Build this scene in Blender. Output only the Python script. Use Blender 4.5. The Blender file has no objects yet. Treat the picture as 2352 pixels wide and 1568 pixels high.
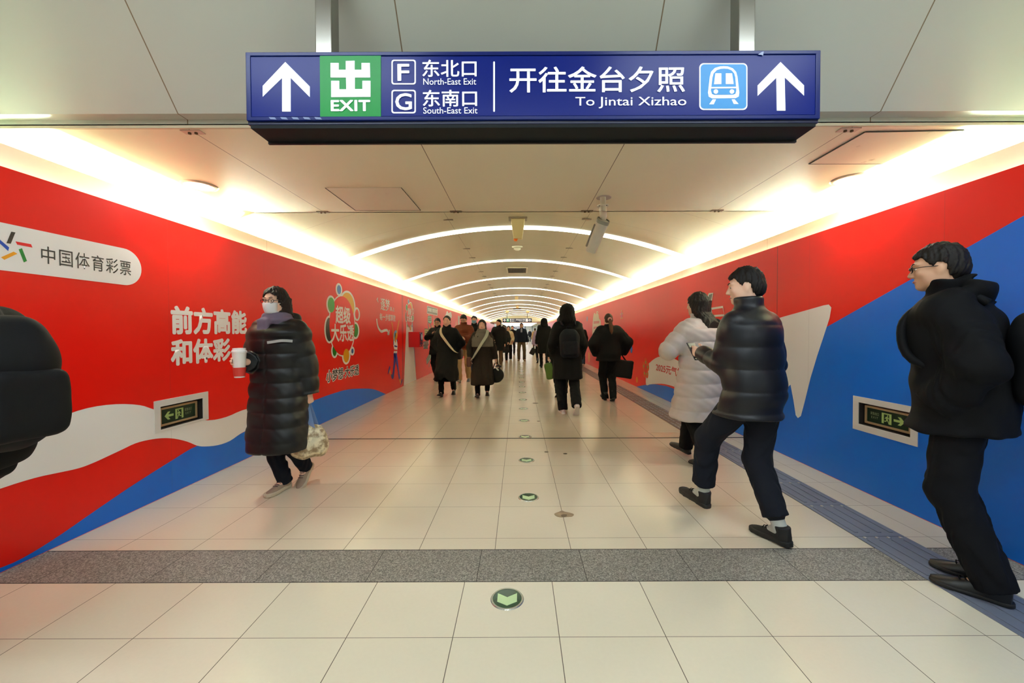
import bpy, bmesh, math, random
import numpy as np
from mathutils import Vector, Matrix

random.seed(7)
S = bpy.context.scene
COL = S.collection
PI = math.pi
R = math.radians

# ------------------------------------------------------------------ camera, world, exposure
CAM_H, FPX, UV0, VV0, PITCH, ROLL = 1.31, 914.7, 1192.0, 779.0, 1.0, -0.2
cd = bpy.data.cameras.new('camera')
cam = bpy.data.objects.new('camera', cd)
COL.objects.link(cam)
cd.sensor_fit = 'HORIZONTAL'; cd.sensor_width = 36.0
cd.lens = FPX / 2352 * 36.0
cd.shift_x = -(UV0 - 1176) / 2352
cd.shift_y = (VV0 - 784) / 2352
cd.clip_start = 0.05; cd.clip_end = 300
CR = Matrix.Rotation(R(90 - PITCH), 3, 'X') @ Matrix.Rotation(R(ROLL), 3, 'Z')
cam.matrix_world = Matrix.Translation((0, 0, CAM_H)) @ CR.to_4x4()
S.camera = cam

w = bpy.data.worlds.new('world'); S.world = w; w.use_nodes = True
w.node_tree.nodes['Background'].inputs[0].default_value = (1.0, 0.95, 0.86, 1)
w.node_tree.nodes['Background'].inputs[1].default_value = 0.05
S.view_settings.view_transform = 'Standard'; S.view_settings.look = 'None'
S.view_settings.gamma = 1.0; S.view_settings.use_curve_mapping = False
S.view_settings.exposure = 0.2
S.cycles.max_bounces = 8; S.cycles.diffuse_bounces = 5; S.cycles.glossy_bounces = 3
S.cycles.use_denoising = True
S.cycles.sample_clamp_indirect = 6.0
S.cycles.caustics_reflective = False; S.cycles.caustics_refractive = False
COVE_E, ARCH_E, HALL_E, DOWN_E = 480.0, 3.6, 25.0, 120.0

# ------------------------------------------------------------------ measuring: photo pixel -> a point of the place
def ray(u, v):
    return CR @ Vector(((u - UV0) / FPX, -(v - VV0) / FPX, -1.0))
def at_x(u, v, x):
    d = ray(u, v); return Vector((0, 0, CAM_H)) + d * (x / d.x)
def at_y(u, v, y):
    d = ray(u, v); return Vector((0, 0, CAM_H)) + d * (y / d.y)
def at_z(u, v, z=0.0):
    d = ray(u, v); return Vector((0, 0, CAM_H)) + d * ((z - CAM_H) / d.z)

# ------------------------------------------------------------------ materials
def lin(c):
    return tuple((x / 255 / 12.92 if x / 255 <= 0.04045 else ((x / 255 + 0.055) / 1.055) ** 2.4) for x in c)
class NT:
    def __init__(s, name):
        s.m = bpy.data.materials.new(name); s.m.use_nodes = True
        s.t = s.m.node_tree; s.n = s.t.nodes; s.b = s.n['Principled BSDF']
    def node(s, typ, **kw):
        n = s.n.new(typ)
        for k, v in kw.items(): setattr(n, k, v)
        return n
    def put(s, sock, v):
        if isinstance(v, bpy.types.NodeSocket): s.t.links.new(v, sock)
        else: sock.default_value = v
    def math(s, op, a, b=0.0, c=None):
        n = s.node('ShaderNodeMath', operation=op)
        s.put(n.inputs[0], a); s.put(n.inputs[1], b)
        if c is not None: s.put(n.inputs[2], c)
        return n.outputs[0]
    def mix(s, f, a, b):
        n = s.node('ShaderNodeMix', data_type='RGBA')
        s.put(n.inputs[0], f); s.put(n.inputs[6], a); s.put(n.inputs[7], b)
        return n.outputs[2]
    def pos(s):
        g = s.node('ShaderNodeNewGeometry'); x = s.node('ShaderNodeSeparateXYZ')
        s.t.links.new(g.outputs['Position'], x.inputs[0]); s.P = g.outputs['Position']
        return x.outputs
    def noise(s, scale, detail=3.0, vec=None, stretch=None):
        n = s.node('ShaderNodeTexNoise'); n.inputs['Scale'].default_value = scale; n.inputs['Detail'].default_value = detail
        v = vec
        if v is None:
            tc = s.node('ShaderNodeTexCoord'); v = tc.outputs['Object']
        if stretch:
            mp = s.node('ShaderNodeMapping'); mp.inputs['Scale'].default_value = stretch
            s.t.links.new(v, mp.inputs[0]); v = mp.outputs[0]
        s.t.links.new(v, n.inputs['Vector'])
        return n.outputs['Fac']
    def line(s, val, period, off, width):
        t = s.math('FRACT', s.math('DIVIDE', s.math('SUBTRACT', val, off), period))
        d = s.math('MULTIPLY', s.math('MINIMUM', t, s.math('SUBTRACT', 1.0, t)), period)
        return s.math('LESS_THAN', d, width / 2)
    def lines_at(s, val, offs, width):
        r = None
        for o in offs:
            m = s.math('LESS_THAN', s.math('ABSOLUTE', s.math('SUBTRACT', val, o)), width / 2)
            r = m if r is None else s.math('MAXIMUM', r, m)
        return r
    def bump(s, h, dist=0.002, strength=0.5):
        n = s.node('ShaderNodeBump'); n.inputs['Distance'].default_value = dist; n.inputs['Strength'].default_value = strength
        s.t.links.new(h, n.inputs['Height']); s.t.links.new(n.outputs[0], s.b.inputs['Normal'])
_M = {}
def mat(name, rgb, rough=0.6, metal=0.0, var=0.06, scale=6.0, bump=0.0, bscale=200.0, spec=0.5, sheen=0.0, stretch=None, emit=0.0, emit_rgb=None, coat=0.0):
    if name in _M: return _M[name]
    k = NT(name); c = lin(rgb)
    if var > 0:
        f = k.noise(scale, 4.0, stretch=stretch)
        a = tuple(x * (1 - var) for x in c) + (1,); b = tuple(min(1, x * (1 + var)) for x in c) + (1,)
        k.put(k.b.inputs['Base Color'], k.mix(f, a, b))
    else: k.b.inputs['Base Color'].default_value = c + (1,)
    k.b.inputs['Roughness'].default_value = rough; k.b.inputs['Metallic'].default_value = metal
    k.b.inputs['Specular IOR Level'].default_value = spec
    if sheen: k.b.inputs['Sheen Weight'].default_value = sheen
    if coat: k.b.inputs['Coat Weight'].default_value = coat
    if bump > 0: k.bump(k.noise(bscale, 2.0), bump, 0.6)
    if emit > 0:
        k.b.inputs['Emission Color'].default_value = lin(emit_rgb or rgb) + (1,)
        k.b.inputs['Emission Strength'].default_value = emit
    _M[name] = k.m
    return k.m
def lamp(name, rgb, strength):
    return mat(name, (235, 235, 230), 0.5, var=0.0, emit=strength, emit_rgb=rgb)

# ------------------------------------------------------------------ objects
def link(o, parent=None):
    COL.objects.link(o)
    if parent is not None: o.parent = parent
    return o
def tag(o, label=None, cat=None, group=None, kind=None):
    if label: o['label'] = label
    if cat: o['category'] = cat
    if group: o['group'] = group
    if kind: o['kind'] = kind
    return o
def empty(name, loc=(0, 0, 0), rz=0.0, label=None, cat=None, group=None, kind=None):
    o = bpy.data.objects.new(name, None); o.location = loc; o.rotation_euler = (0, 0, rz)
    o.empty_display_size = 0.1
    link(o); return tag(o, label, cat, group, kind)
def mesh_obj(name, bm, m, parent=None, smooth=False, loc=None, kind=None, label=None, cat=None, group=None, bevel=0.0):
    me = bpy.data.meshes.new(name)
    bm.normal_update(); bm.to_mesh(me); bm.free()
    for mm in (m if isinstance(m, (list, tuple)) else [m]): me.materials.append(mm)
    if smooth: me.polygons.foreach_set('use_smooth', [True] * len(me.polygons))
    o = bpy.data.objects.new(name, me)
    if loc: o.location = loc
    link(o, parent)
    if bevel:
        b = o.modifiers.new('bevel', 'BEVEL'); b.width = bevel; b.segments = 2; b.limit_method = 'ANGLE'
    return tag(o, label, cat, group, kind)
def bm_box(bm, lo, hi):
    x0, y0, z0 = lo; x1, y1, z1 = hi
    v = [bm.verts.new(p) for p in ((x0, y0, z0), (x1, y0, z0), (x1, y1, z0), (x0, y1, z0), (x0, y0, z1), (x1, y0, z1), (x1, y1, z1), (x0, y1, z1))]
    for f in ((0, 3, 2, 1), (4, 5, 6, 7), (0, 1, 5, 4), (1, 2, 6, 5), (2, 3, 7, 6), (3, 0, 4, 7)): bm.faces.new([v[i] for i in f])
    return bm
def bm_ring(bm, axis, out, inn, d0, d1):
    """connected rectangular frame; out/inn = (a0, a1, b0, b1) in the plane across axis (0 = x, 1 = y, 2 = z), from d0 to d1 along it"""
    def P(a, b, d): return {0: (d, a, b), 1: (a, d, b), 2: (a, b, d)}[axis]
    def rect(r, d): return [bm.verts.new(P(a, b, d)) for a, b in ((r[0], r[2]), (r[1], r[2]), (r[1], r[3]), (r[0], r[3]))]
    A, B, C_, D = rect(out, d0), rect(inn, d0), rect(inn, d1), rect(out, d1)
    for p, q in ((A, B), (B, C_), (C_, D), (D, A)):
        for i in range(4): bm.faces.new((p[i], p[(i + 1) % 4], q[(i + 1) % 4], q[i]))
    bmesh.ops.recalc_face_normals(bm, faces=bm.faces)
    return bm
def box(name, lo, hi, m, parent=None, **kw):
    return mesh_obj(name, bm_box(bmesh.new(), lo, hi), m, parent, **kw)
def bm_prism(bm, pts, depth):
    """solid whose front outline is pts (3d, planar), thickened along depth"""
    d = Vector(depth); n = len(pts)
    a = [bm.verts.new(p) for p in pts]; b = [bm.verts.new(Vector(p) + d) for p in pts]
    bm.faces.new(a); bm.faces.new(b[::-1])
    for i in range(n): bm.faces.new((a[i], b[i], b[(i + 1) % n], a[(i + 1) % n]))
    bmesh.ops.recalc_face_normals(bm, faces=bm.faces)
    return bm
def bm_tube(bm, pts, r, seg=10, cap=True):
    pts = [Vector(p) for p in pts]; rs = r if isinstance(r, (list, tuple)) else [r] * len(pts)
    rings = []; ref = None
    for i, p in enumerate(pts):
        t = (pts[min(i + 1, len(pts) - 1)] - pts[max(i - 1, 0)]).normalized()
        if ref is None: ref = t.orthogonal().normalized()
        ref = (ref - t * ref.dot(t)).normalized(); o = t.cross(ref)
        rings.append([bm.verts.new(p + (ref * math.cos(a) + o * math.sin(a)) * rs[i]) for a in (2 * PI * k / seg for k in range(seg))])
    for a, b in zip(rings, rings[1:]):
        for k in range(seg): bm.faces.new((a[k], a[(k + 1) % seg], b[(k + 1) % seg], b[k]))
    if cap: bm.faces.new(rings[0][::-1]); bm.faces.new(rings[-1])
    return bm
def tube(name, pts, r, m, parent=None, seg=10, **kw):
    return mesh_obj(name, bm_tube(bmesh.new(), pts, r, seg), m, parent, smooth=True, **kw)
def bm_lathe(bm, prof, c=(0, 0, 0), seg=32, axis=None):
    c = Vector(c); rings = []
    q = Vector((0, 0, 1)).rotation_difference(Vector(axis)).to_matrix() if axis else Matrix.Identity(3)
    for r, z in prof:
        rings.append([bm.verts.new(c + q @ Vector((r * math.cos(2 * PI * k / seg), r * math.sin(2 * PI * k / seg), z))) for k in range(seg)])
    for a, b in zip(rings, rings[1:]):
        for k in range(seg): bm.faces.new((a[k], a[(k + 1) % seg], b[(k + 1) % seg], b[k]))
    if prof[0][0] > 1e-5: bm.faces.new(rings[0][::-1])
    if prof[-1][0] > 1e-5: bm.faces.new(rings[-1])
    bmesh.ops.remove_doubles(bm, verts=bm.verts, dist=1e-6)
    bmesh.ops.recalc_face_normals(bm, faces=bm.faces)
    return bm
def copy_thing(o, loc):
    c = o.copy(); COL.objects.link(c); c.location = loc
    for ch in o.children:
        d = ch.copy(); COL.objects.link(d); d.parent = c
        for g in ch.children:
            e = g.copy(); COL.objects.link(e); e.parent = d
    return c
def smooth_loop(pts, n=5, closed=True):
    out = []; N = len(pts)
    for i in range(N if closed else N - 1):
        g = (lambda k: pts[k % N]) if closed else (lambda k: pts[min(max(k, 0), N - 1)])
        p0, p1, p2, p3 = (np.array(g(i + k), float) for k in (-1, 0, 1, 2))
        for j in range(n):
            t = j / n
            out.append(tuple(0.5 * ((2 * p1) + (p2 - p0) * t + (2 * p0 - 5 * p1 + 4 * p2 - p3) * t * t + (3 * p1 - p0 - 3 * p2 + p3) * t ** 3)))
    if not closed: out.append(tuple(pts[-1]))
    return out
def text_verts(s, offset=0.0, res=3, shear=0.0, spacing=1.0):
    c = bpy.data.curves.new('t', 'FONT'); c.body = s; c.offset = offset; c.resolution_u = res; c.shear = shear; c.space_character = spacing
    o = bpy.data.objects.new('t', c); COL.objects.link(o)
    me = bpy.data.meshes.new_from_object(o.evaluated_get(bpy.context.evaluated_depsgraph_get()))
    bpy.data.objects.remove(o)
    v = np.empty(len(me.vertices) * 3, np.float32); me.vertices.foreach_get('co', v)
    return me, v.reshape(-1, 3)
def embolden(me, v, r, n=10):
    """thicken the strokes: copies of the outline shifted round a small circle"""
    nv, npoly = len(me.vertices), len(me.polygons)
    st = np.empty(npoly, np.int32); me.polygons.foreach_get('loop_start', st)
    tot = np.empty(npoly, np.int32); me.polygons.foreach_get('loop_total', tot)
    li = np.empty(len(me.loops), np.int32); me.loops.foreach_get('vertex_index', li)
    V = [v]; L = [li]; ST = [st]; TT = [tot]
    for k in range(n):
        a = 2 * PI * k / n
        V.append(v + np.array([r * math.cos(a), r * math.sin(a), -(k + 1)], np.float32)); L.append(li + nv * (k + 1)); ST.append(st + len(li) * (k + 1)); TT.append(tot)
    V = np.concatenate(V); L = np.concatenate(L); ST = np.concatenate(ST)
    m2 = bpy.data.meshes.new('t'); m2.vertices.add(len(V)); m2.loops.add(len(L)); m2.polygons.add(len(ST))
    m2.vertices.foreach_set('co', V.ravel()); m2.loops.foreach_set('vertex_index', L); m2.polygons.foreach_set('loop_start', ST)
    m2.update(calc_edges=True); bpy.data.meshes.remove(me)
    return m2, V
def lettering(name, s, origin, ax, ay, w, h, m, parent, offset=0.0, shear=0.0, spacing=1.0, ref=None, label=None):
    """flat lettering whose box has its lower left corner at origin and measures w along ax and h along ay"""
    me, v = text_verts(s, 0.0, shear=shear, spacing=spacing)
    lo = v.min(0) - offset; hi = v.max(0) + offset
    if offset > 0: me, v = embolden(me, v, offset)
    if ref is not None: lo, hi = ref
    ax = Vector(ax); ay = Vector(ay); org = Vector(origin)
    u = (v[:, 0] - lo[0]) / (hi[0] - lo[0]) * w; t = (v[:, 1] - lo[1]) / (hi[1] - lo[1]) * h
    co = np.array(org)[None] + u[:, None] * np.array(ax)[None] + t[:, None] * np.array(ay)[None] + v[:, 2:3] * 3e-5 * np.array(ax.cross(ay))[None]
    me.vertices.foreach_set('co', co.astype(np.float32).ravel()); me.update()
    me.materials.clear(); me.materials.append(m); me.name = name
    o = link(bpy.data.objects.new(name, me), parent)
    return tag(o, label)

# ------------------------------------------------------------------ the setting
XL, XR = -2.85, 2.81            # printed hoarding faces
TOPZ, LIPZ, FLATZ = 2.236, 2.40, 2.55
Y_B0, Y_B1 = at_z(1190, 1335.3).y, at_z(1190, 1261.6).y
Y_DARK = at_z(1176, 1006.5).y
Y_FL0, Y_FL1 = 2.42, 4.13
Y_END = 66.0
CROWN, VK = 3.04, 0.0668
ARCH_Y0, ARCH_S = 6.60, 2.98
def vault_z(x): return max(CROWN - VK * x * x, 2.475)

def tile_mat(name, rgb, px, ox, py, oy, lw=0.0035, rough=0.2, vary=0.035):
    k = NT(name); p = k.pos(); c = lin(rgb)
    n = k.noise(2.2, 5.0); n2 = k.noise(60.0, 3.0)
    tx = k.math('FLOOR', k.math('DIVIDE', k.math('SUBTRACT', p[0], ox), px)); ty = k.math('FLOOR', k.math('DIVIDE', k.math('SUBTRACT', p[1], oy), py))
    wn = k.node('ShaderNodeTexWhiteNoise', noise_dimensions='2D')
    cb = k.node('ShaderNodeCombineXYZ'); k.put(cb.inputs[0], tx); k.put(cb.inputs[1], ty); k.t.links.new(cb.outputs[0], wn.inputs['Vector'])
    val = k.math('ADD', k.math('MULTIPLY', k.math('SUBTRACT', wn.outputs['Value'], 0.5), vary), k.math('MULTIPLY', k.math('SUBTRACT', n, 0.5), 0.07))
    val = k.math('ADD', val, k.math('MULTIPLY', k.math('SUBTRACT', n2, 0.5), 0.05))
    hs = k.node('ShaderNodeHueSaturation'); k.put(hs.inputs['Value'], k.math('ADD', 1.0, val)); hs.inputs['Color'].default_value = c + (1,)
    j = k.math('MAXIMUM', k.line(p[0], px, ox, lw), k.line(p[1], py, oy, lw * 0.75))
    k.put(k.b.inputs['Base Color'], k.mix(j, hs.outputs[0], lin((96, 84, 70)) + (1,)))
    k.put(k.b.inputs['Roughness'], k.math('ADD', rough, k.math('ADD', k.math('MULTIPLY', j, 0.5), k.math('MULTIPLY', k.math('SUBTRACT', n, 0.5), 0.08))))
    k.bump(k.math('SUBTRACT', 1.0, j), 0.001, 0.4)
    return k.m
PX = 0.4585
M_FLN = tile_mat('cream_tile_near', (222, 214, 190), PX, at_z(1040, 1463).x, PX, at_z(1190, 1463).y)
M_FLF = tile_mat('cream_tile', (218, 208, 184), PX, at_z(1137, 1261.6).x, PX, at_z(1190, 1235.5).y)
FX = 8.0
box('floor', (-FX, -8, -0.1), (FX, Y_B0, 0), M_FLN, kind='structure')
box('floor', (-FX, Y_B1, -0.1), (FX, Y_END, 0), M_FLF, kind='structure')
def granite_mat():
    k = NT('grey_granite'); p = k.pos()
    v = k.node('ShaderNodeTexVoronoi'); v.inputs['Scale'].default_value = 190
    tc = k.node('ShaderNodeTexCoord'); k.t.links.new(tc.outputs['Object'], v.inputs['Vector'])
    x = k.node('ShaderNodeSeparateColor'); k.t.links.new(v.outputs['Color'], x.inputs[0])
    r = k.node('ShaderNodeValToRGB'); k.t.links.new(x.outputs[0], r.inputs[0])
    e = r.color_ramp.elements; e[0].color = lin((88, 85, 80)) + (1,); e[1].color = lin((168, 164, 154)) + (1,)
    m = e.new(0.5); m.color = lin((126, 123, 116)) + (1,)
    j = k.line(p[0], 0.585, at_z(1100, 1300).x, 0.004)
    k.put(k.b.inputs['Base Color'], k.mix(j, r.outputs[0], lin((52, 48, 44)) + (1,)))
    k.b.inputs['Roughness'].default_value = 0.55
    return k.m
box('floor', (-FX, Y_B0, -0.1), (FX, Y_B1, 0), granite_mat(), kind='structure')
box('trim_1', (XL, Y_DARK - 0.013, 0), (XR, Y_DARK + 0.013, 0.0025), mat('dark_joint_metal', (38, 34, 32), 0.4, 0.5), kind='structure')
for k_, (yy, zz) in enumerate(((Y_B0, 0.002), (Y_B1, 0.002))):
    box('trim_%d' % (k_ + 2), (-4.0, yy - 0.002, 0), (4.0, yy + 0.002, 0.0008), mat('black_grout', (34, 30, 28), 0.8), kind='structure')

# flat panel beside the dark joint, and the worn patch in the tiles
M_PATCH = mat('brown_inset_tile', (206, 184, 158), 0.3, var=0.1, scale=40)
q = [at_z(*a).xy for a in ((1492, 993), (1570, 993), (1592, 1005), (1506, 1005))]
bm = bmesh.new(); bm_prism(bm, [(a.x, a.y, 0.0012) for a in q], (0, 0, -0.001))
mesh_obj('floor_inset', bm, M_PATCH, kind='structure')
stain = smooth_loop([at_z(*a).xy for a in ((1273, 1180), (1284, 1175), (1291, 1172.5), (1298, 1175), (1308, 1177), (1318, 1181), (1314, 1186), (1303, 1187), (1290, 1188), (1279, 1186))], 4)
bm = bmesh.new(); bm_prism(bm, [(a[0], a[1], 0.0012) for a in stain], (0, 0, -0.001))
mesh_obj('floor_repair', bm, mat('brown_filler', (150, 130, 104), 0.6, var=0.5, scale=30), kind='structure')
core = smooth_loop([at_z(*a).xy for a in ((1289, 1183), (1295, 1181), (1302, 1182), (1300, 1186), (1291, 1187))], 4)
bm = bmesh.new(); bm_prism(bm, [(a[0], a[1], 0.0018) for a in core], (0, 0, -0.001))
mesh_obj('floor_repair_core', bm, mat('dark_filler', (104, 90, 74), 0.6, var=0.2), bpy.data.objects['floor_repair'])

# tactile guide strip on the right: one unit per tile
def tactile():
    x0, x1 = 2.145, 2.45
    M1 = mat('blue_grey_rubber', (112, 118, 134), 0.45, var=0.08, scale=14); M2 = mat('worn_brown_rubber', (112, 98, 92), 0.45, var=0.1)
    MR = mat('pale_ridge', (148, 152, 158), 0.4, var=0.1); MS = mat('steel_stud', (190, 188, 182), 0.3, 0.8)
    oy = at_z(1190, 1235.5).y
    ys = [Y_B0 - PX * 3, Y_B0 - 2 * PX, Y_B0 - PX, Y_B0, Y_B0 + 0.30]
    y = oy - 0.13
    ys = [oy - PX * (4 - k) for k in range(4)] + [oy + PX * k for k in range(0, 60)]
    root = empty('guide_strip', (0, 0, 0), label='long ridged tactile guide strip along the foot of the right wall', cat='guide strip')
    for i, (a, b) in enumerate(zip(ys, ys[1:])):
        m = M1 if b < Y_DARK + 0.05 else M2
        bm = bmesh.new(); bm_box(bm, (x0, a + 0.002, 0.0), (x1, b - 0.002, 0.004))
        n = 1 if b < Y_DARK + 0.05 else 4; L = (b - a - 0.07) / n
        if b < 20:
            nf = len(bm.faces)
            for c in range(4):
                cx = x0 + 0.04 + c * 0.075
                for q_ in range(n):
                    s0 = a + 0.035 + q_ * L
                    bm_box(bm, (cx - 0.011, s0 + 0.012, 0.0038), (cx + 0.011, s0 + L - 0.012, 0.0075))
            for k_, f in enumerate(bm.faces): f.material_index = 1 if (k_ >= nf and n > 1) else 0
        o = mesh_obj('mat_tile', bm, [m, MR], root)
        if b < 7:
            for c in range(4):
                mesh_obj('stud', bm_lathe(bmesh.new(), [(0.0, 0.004), (0.012, 0.004), (0.010, 0.0075), (0.0, 0.009)], (x0 + 0.04 + c * 0.075, b - 0.018, 0), 10), MS, o, smooth=True)
tactile()

# ---- ceilings
def panel_mat(name, rgb, xlines, ylines=(), rough=0.45, metal=0.0, streak=False, lw=0.006, lrgb=(120, 104, 82)):
    k = NT(name); p = k.pos(); c = lin(rgb)
    f = k.noise(1.3, 4.0)
    col = k.mix(f, tuple(x * 0.95 for x in c) + (1,), tuple(min(1, x * 1.05) for x in c) + (1,))
    j = k.lines_at(p[0], xlines or (999.0,), lw)
    for (per, off) in ylines: j = k.math('MAXIMUM', j, k.line(p[1], per, off, lw * 0.6))
    k.put(k.b.inputs['Base Color'], k.mix(j, col, lin(lrgb) + (1,)))
    k.b.inputs['Metallic'].default_value = metal
    if streak:
        n = k.noise(1.0, 3.0, stretch=(7.0, 0.35, 1.0))
        k.put(k.b.inputs['Roughness'], k.math('ADD', rough - 0.06, k.math('MULTIPLY', n, 0.12)))
    else: k.b.inputs['Roughness'].default_value = rough
    return k.m
M_FLAT = panel_mat('flat_ceiling_panel', (226, 220, 192), (-2.0, -0.64, 0.70, 2.03))
M_VAULT = panel_mat('vault_panel', (192, 180, 150), (-1.03, 1.0), [(ARCH_S, ARCH_Y0 + 1.29), (ARCH_S, ARCH_Y0 + 2.25)], 0.32, 0.25, True)
M_FASC = panel_mat('grey_fascia_panel', (186, 191, 182), (-1.99, -0.625, 0.745, 2.12), (), 0.4, lw=0.007)
M_CREAM = panel_mat('cream_wall_panel', (236, 232, 210), (), [(1.22, 3.46)], 0.5, lw=0.007, lrgb=(176, 166, 134))
CX = 3.35
box('ceiling', (-CX - 3, Y_FL0, FLATZ), (CX + 3, Y_FL1, FLATZ + 0.02), M_FLAT, kind='structure')
bm = bmesh.new()
prof = [(Y_FL0, FLATZ), (Y_FL0, FLATZ + 0.045), (2.352, FLATZ + 0.045), (1.67, 3.50), (1.67, 3.54), (Y_FL0 + 0.02, FLATZ + 0.09), (Y_FL0 + 0.02, FLATZ)]
bm_prism(bm, [(-CX - 3, a, b) for a, b in prof], (2 * CX + 6, 0, 0))
mesh_obj('ceiling_fascia', bm, M_FASC, kind='structure')
box('ceiling_edge_strip', (-CX - 3, Y_FL0 - 0.003, FLATZ - 0.004), (CX + 3, Y_FL0 + 0.012, FLATZ + 0.012), mat('edge_strip', (196, 184, 156), 0.5), bpy.data.objects['ceiling_fascia'])
box('ceiling', (-FX, -8, 3.5), (FX, 1.7, 3.54), mat('hall_ceiling', (214, 214, 204), 0.6), kind='structure')
# vault
bm = bmesh.new(); NX = 56
xs = [-CX + 2 * CX * i / NX for i in range(NX + 1)]
Y_V1 = 41.0
lo = [bm.verts.new((x, Y_FL1, max(vault_z(x), 2.25))) for x in xs]; hi = [bm.verts.new((x, Y_V1, max(vault_z(x), 2.25))) for x in xs]
lo2 = [bm.verts.new((x, Y_FL1, max(vault_z(x), 2.25) + 0.03)) for x in xs]; hi2 = [bm.verts.new((x, Y_V1, max(vault_z(x), 2.25) + 0.03)) for x in xs]
for i in range(NX):
    bm.faces.new((lo[i], hi[i], hi[i + 1], lo[i + 1])); bm.faces.new((lo2[i], lo2[i + 1], hi2[i + 1], hi2[i]))
for a, b in ((lo, lo2), (hi, hi2)):
    for i in range(NX): bm.faces.new((a[i], a[i + 1], b[i + 1], b[i]))
bmesh.ops.recalc_face_normals(bm, faces=bm.faces)
vault = mesh_obj('ceiling_vault', bm, M_VAULT, kind='structure', smooth=False)
# closing piece above the flat ceiling's end, and the far flat ceiling and bulkhead
bm = bmesh.new()
bm_prism(bm, [(x, Y_FL1 - 0.02, 2.47) for x in (-3.5, -2.9)] + [(x, Y_FL1 - 0.02, vault_z(x) - 0.001) for x in (-2.85, -2.8)] + [(x, Y_FL1 - 0.02, FLATZ) for x in (-2.70, 2.70)] + [(x, Y_FL1 - 0.02, vault_z(x) - 0.001) for x in (2.8, 2.85)] + [(x, Y_FL1 - 0.02, 2.47) for x in (2.9, 3.5)] + [(3.5, Y_FL1 - 0.02, 3.4), (-3.5, Y_FL1 - 0.02, 3.4)], (0, 0.02, 0))
mesh_obj('ceiling', bm, M_FLAT, kind='structure')
M_FARC = mat('far_ceiling', (226, 214, 184), 0.5)
box('ceiling', (-CX, Y_V1, 2.36), (CX, Y_END, 2.40), M_FARC, kind='structure')
bm = bmesh.new()
bm_prism(bm, [(x, Y_V1, 2.38) for x in (-3.0, 3.0)] + [(x, Y_V1, vault_z(x) + 0.02) for x in (3.0, 2.4, 1.6, 0.8, 0, -0.8, -1.6, -2.4, -3.0)], (0, 0.05, 0))
mesh_obj('ceiling_bulkhead', bm, M_FARC, kind='structure')
# metal clips where panel joints meet
M_CLIP = mat('clip_steel', (120, 108, 90), 0.5, 0.3, var=0.25, scale=40)
M_CLIPR = mat('clip_pink', (206, 176, 160), 0.5, var=0.1)
def clips():
    for i in range(0, 5):
        for off in (-ARCH_S + 1.29, -ARCH_S + 2.25):
            y = ARCH_Y0 + i * ARCH_S + off
            for x in (-1.03, 1.0):
                z = vault_z(x); box('panel_clip', (x - 0.07, y - 0.02, z - 0.012), (x + 0.07, y + 0.02, z - 0.002), M_CLIP, vault)
    fl = bpy.data.objects['ceiling']
    for x, y, m in ((-2.0, Y_FL0 + 0.05, M_CLIPR), (2.03, Y_FL0 + 0.05, M_CLIPR), (-0.64, Y_FL1 - 0.03, M_CLIP), (0.70, Y_FL1 - 0.03, M_CLIP), (-2.0, Y_FL1 - 0.03, M_CLIP), (2.03, Y_FL1 - 0.03, M_CLIP)):
        bm = bmesh.new(); bm_box(bm, (x - 0.06, y - 0.025, FLATZ - 0.006), (x + 0.06, y + 0.025, FLATZ - 0.0005))
        c = mesh_obj('panel_clip', bm, m, fl)
        for dx in (-0.02, 0.02): mesh_obj('bolt', bm_lathe(bmesh.new(), [(0, -0.006), (0.009, -0.006), (0.009, -0.016), (0, -0.018)], (x + dx, y, FLATZ), 8), mat('brown_bolt', (92, 76, 52), 0.5, 0.5), c)
clips()
def hatch(name, pts, m, dirt):
    bm = bmesh.new(); P = [Vector((p[0], p[1], FLATZ - 0.001)) for p in pts]
    bm_prism(bm, P, (0, 0, -0.003))
    o = mesh_obj(name, bm, m, kind='structure')
    for (i, j, w_) in dirt:
        bm = bmesh.new(); a, b = P[i], P[j]; t = (b - a).normalized(); n = Vector((-t.y, t.x, 0)) * w_
        bm_prism(bm, [a - n + Vector((0, 0, -0.0042)), b - n + Vector((0, 0, -0.0042)), b + n + Vector((0, 0, -0.0042)), a + n + Vector((0, 0, -0.0042))], (0, 0, 0.0035))
        mesh_obj('hatch_gap', bm, mat('dark_gap', (50, 42, 36), 0.9, var=0.3, scale=30), o)
    return o
def hatch_mat():
    k = NT('stained_hatch'); k.pos(); n = k.noise(3.2, 8.0); n2 = k.noise(14.0, 6.0)
    r = k.node('ShaderNodeValToRGB'); k.put(r.inputs[0], k.math('MULTIPLY', n, n2)); e = r.color_ramp.elements
    e[0].position = 0.36; e[0].color = lin((216, 206, 184)) + (1,); e[1].position = 0.5; e[1].color = lin((150, 126, 96)) + (1,)
    k.put(k.b.inputs['Base Color'], r.outputs[0]); k.b.inputs['Roughness'].default_value = 0.5
    return k.m
M_HATCH = hatch_mat()
hatch('ceiling_hatch', [(-1.647, 3.42), (-1.0, 3.42), (-0.99, 4.05), (-1.647, 4.05)], M_HATCH, [(0, 3, 0.004), (2, 3, 0.004), (1, 2, 0.002)])
hatch('ceiling_hatch', [(2.155, 2.497), (2.75, 2.48), (2.73, 2.97), (2.15, 2.968)], M_HATCH, [(0, 1, 0.005), (0, 3, 0.005), (1, 2, 0.003), (2, 3, 0.002)])

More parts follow.
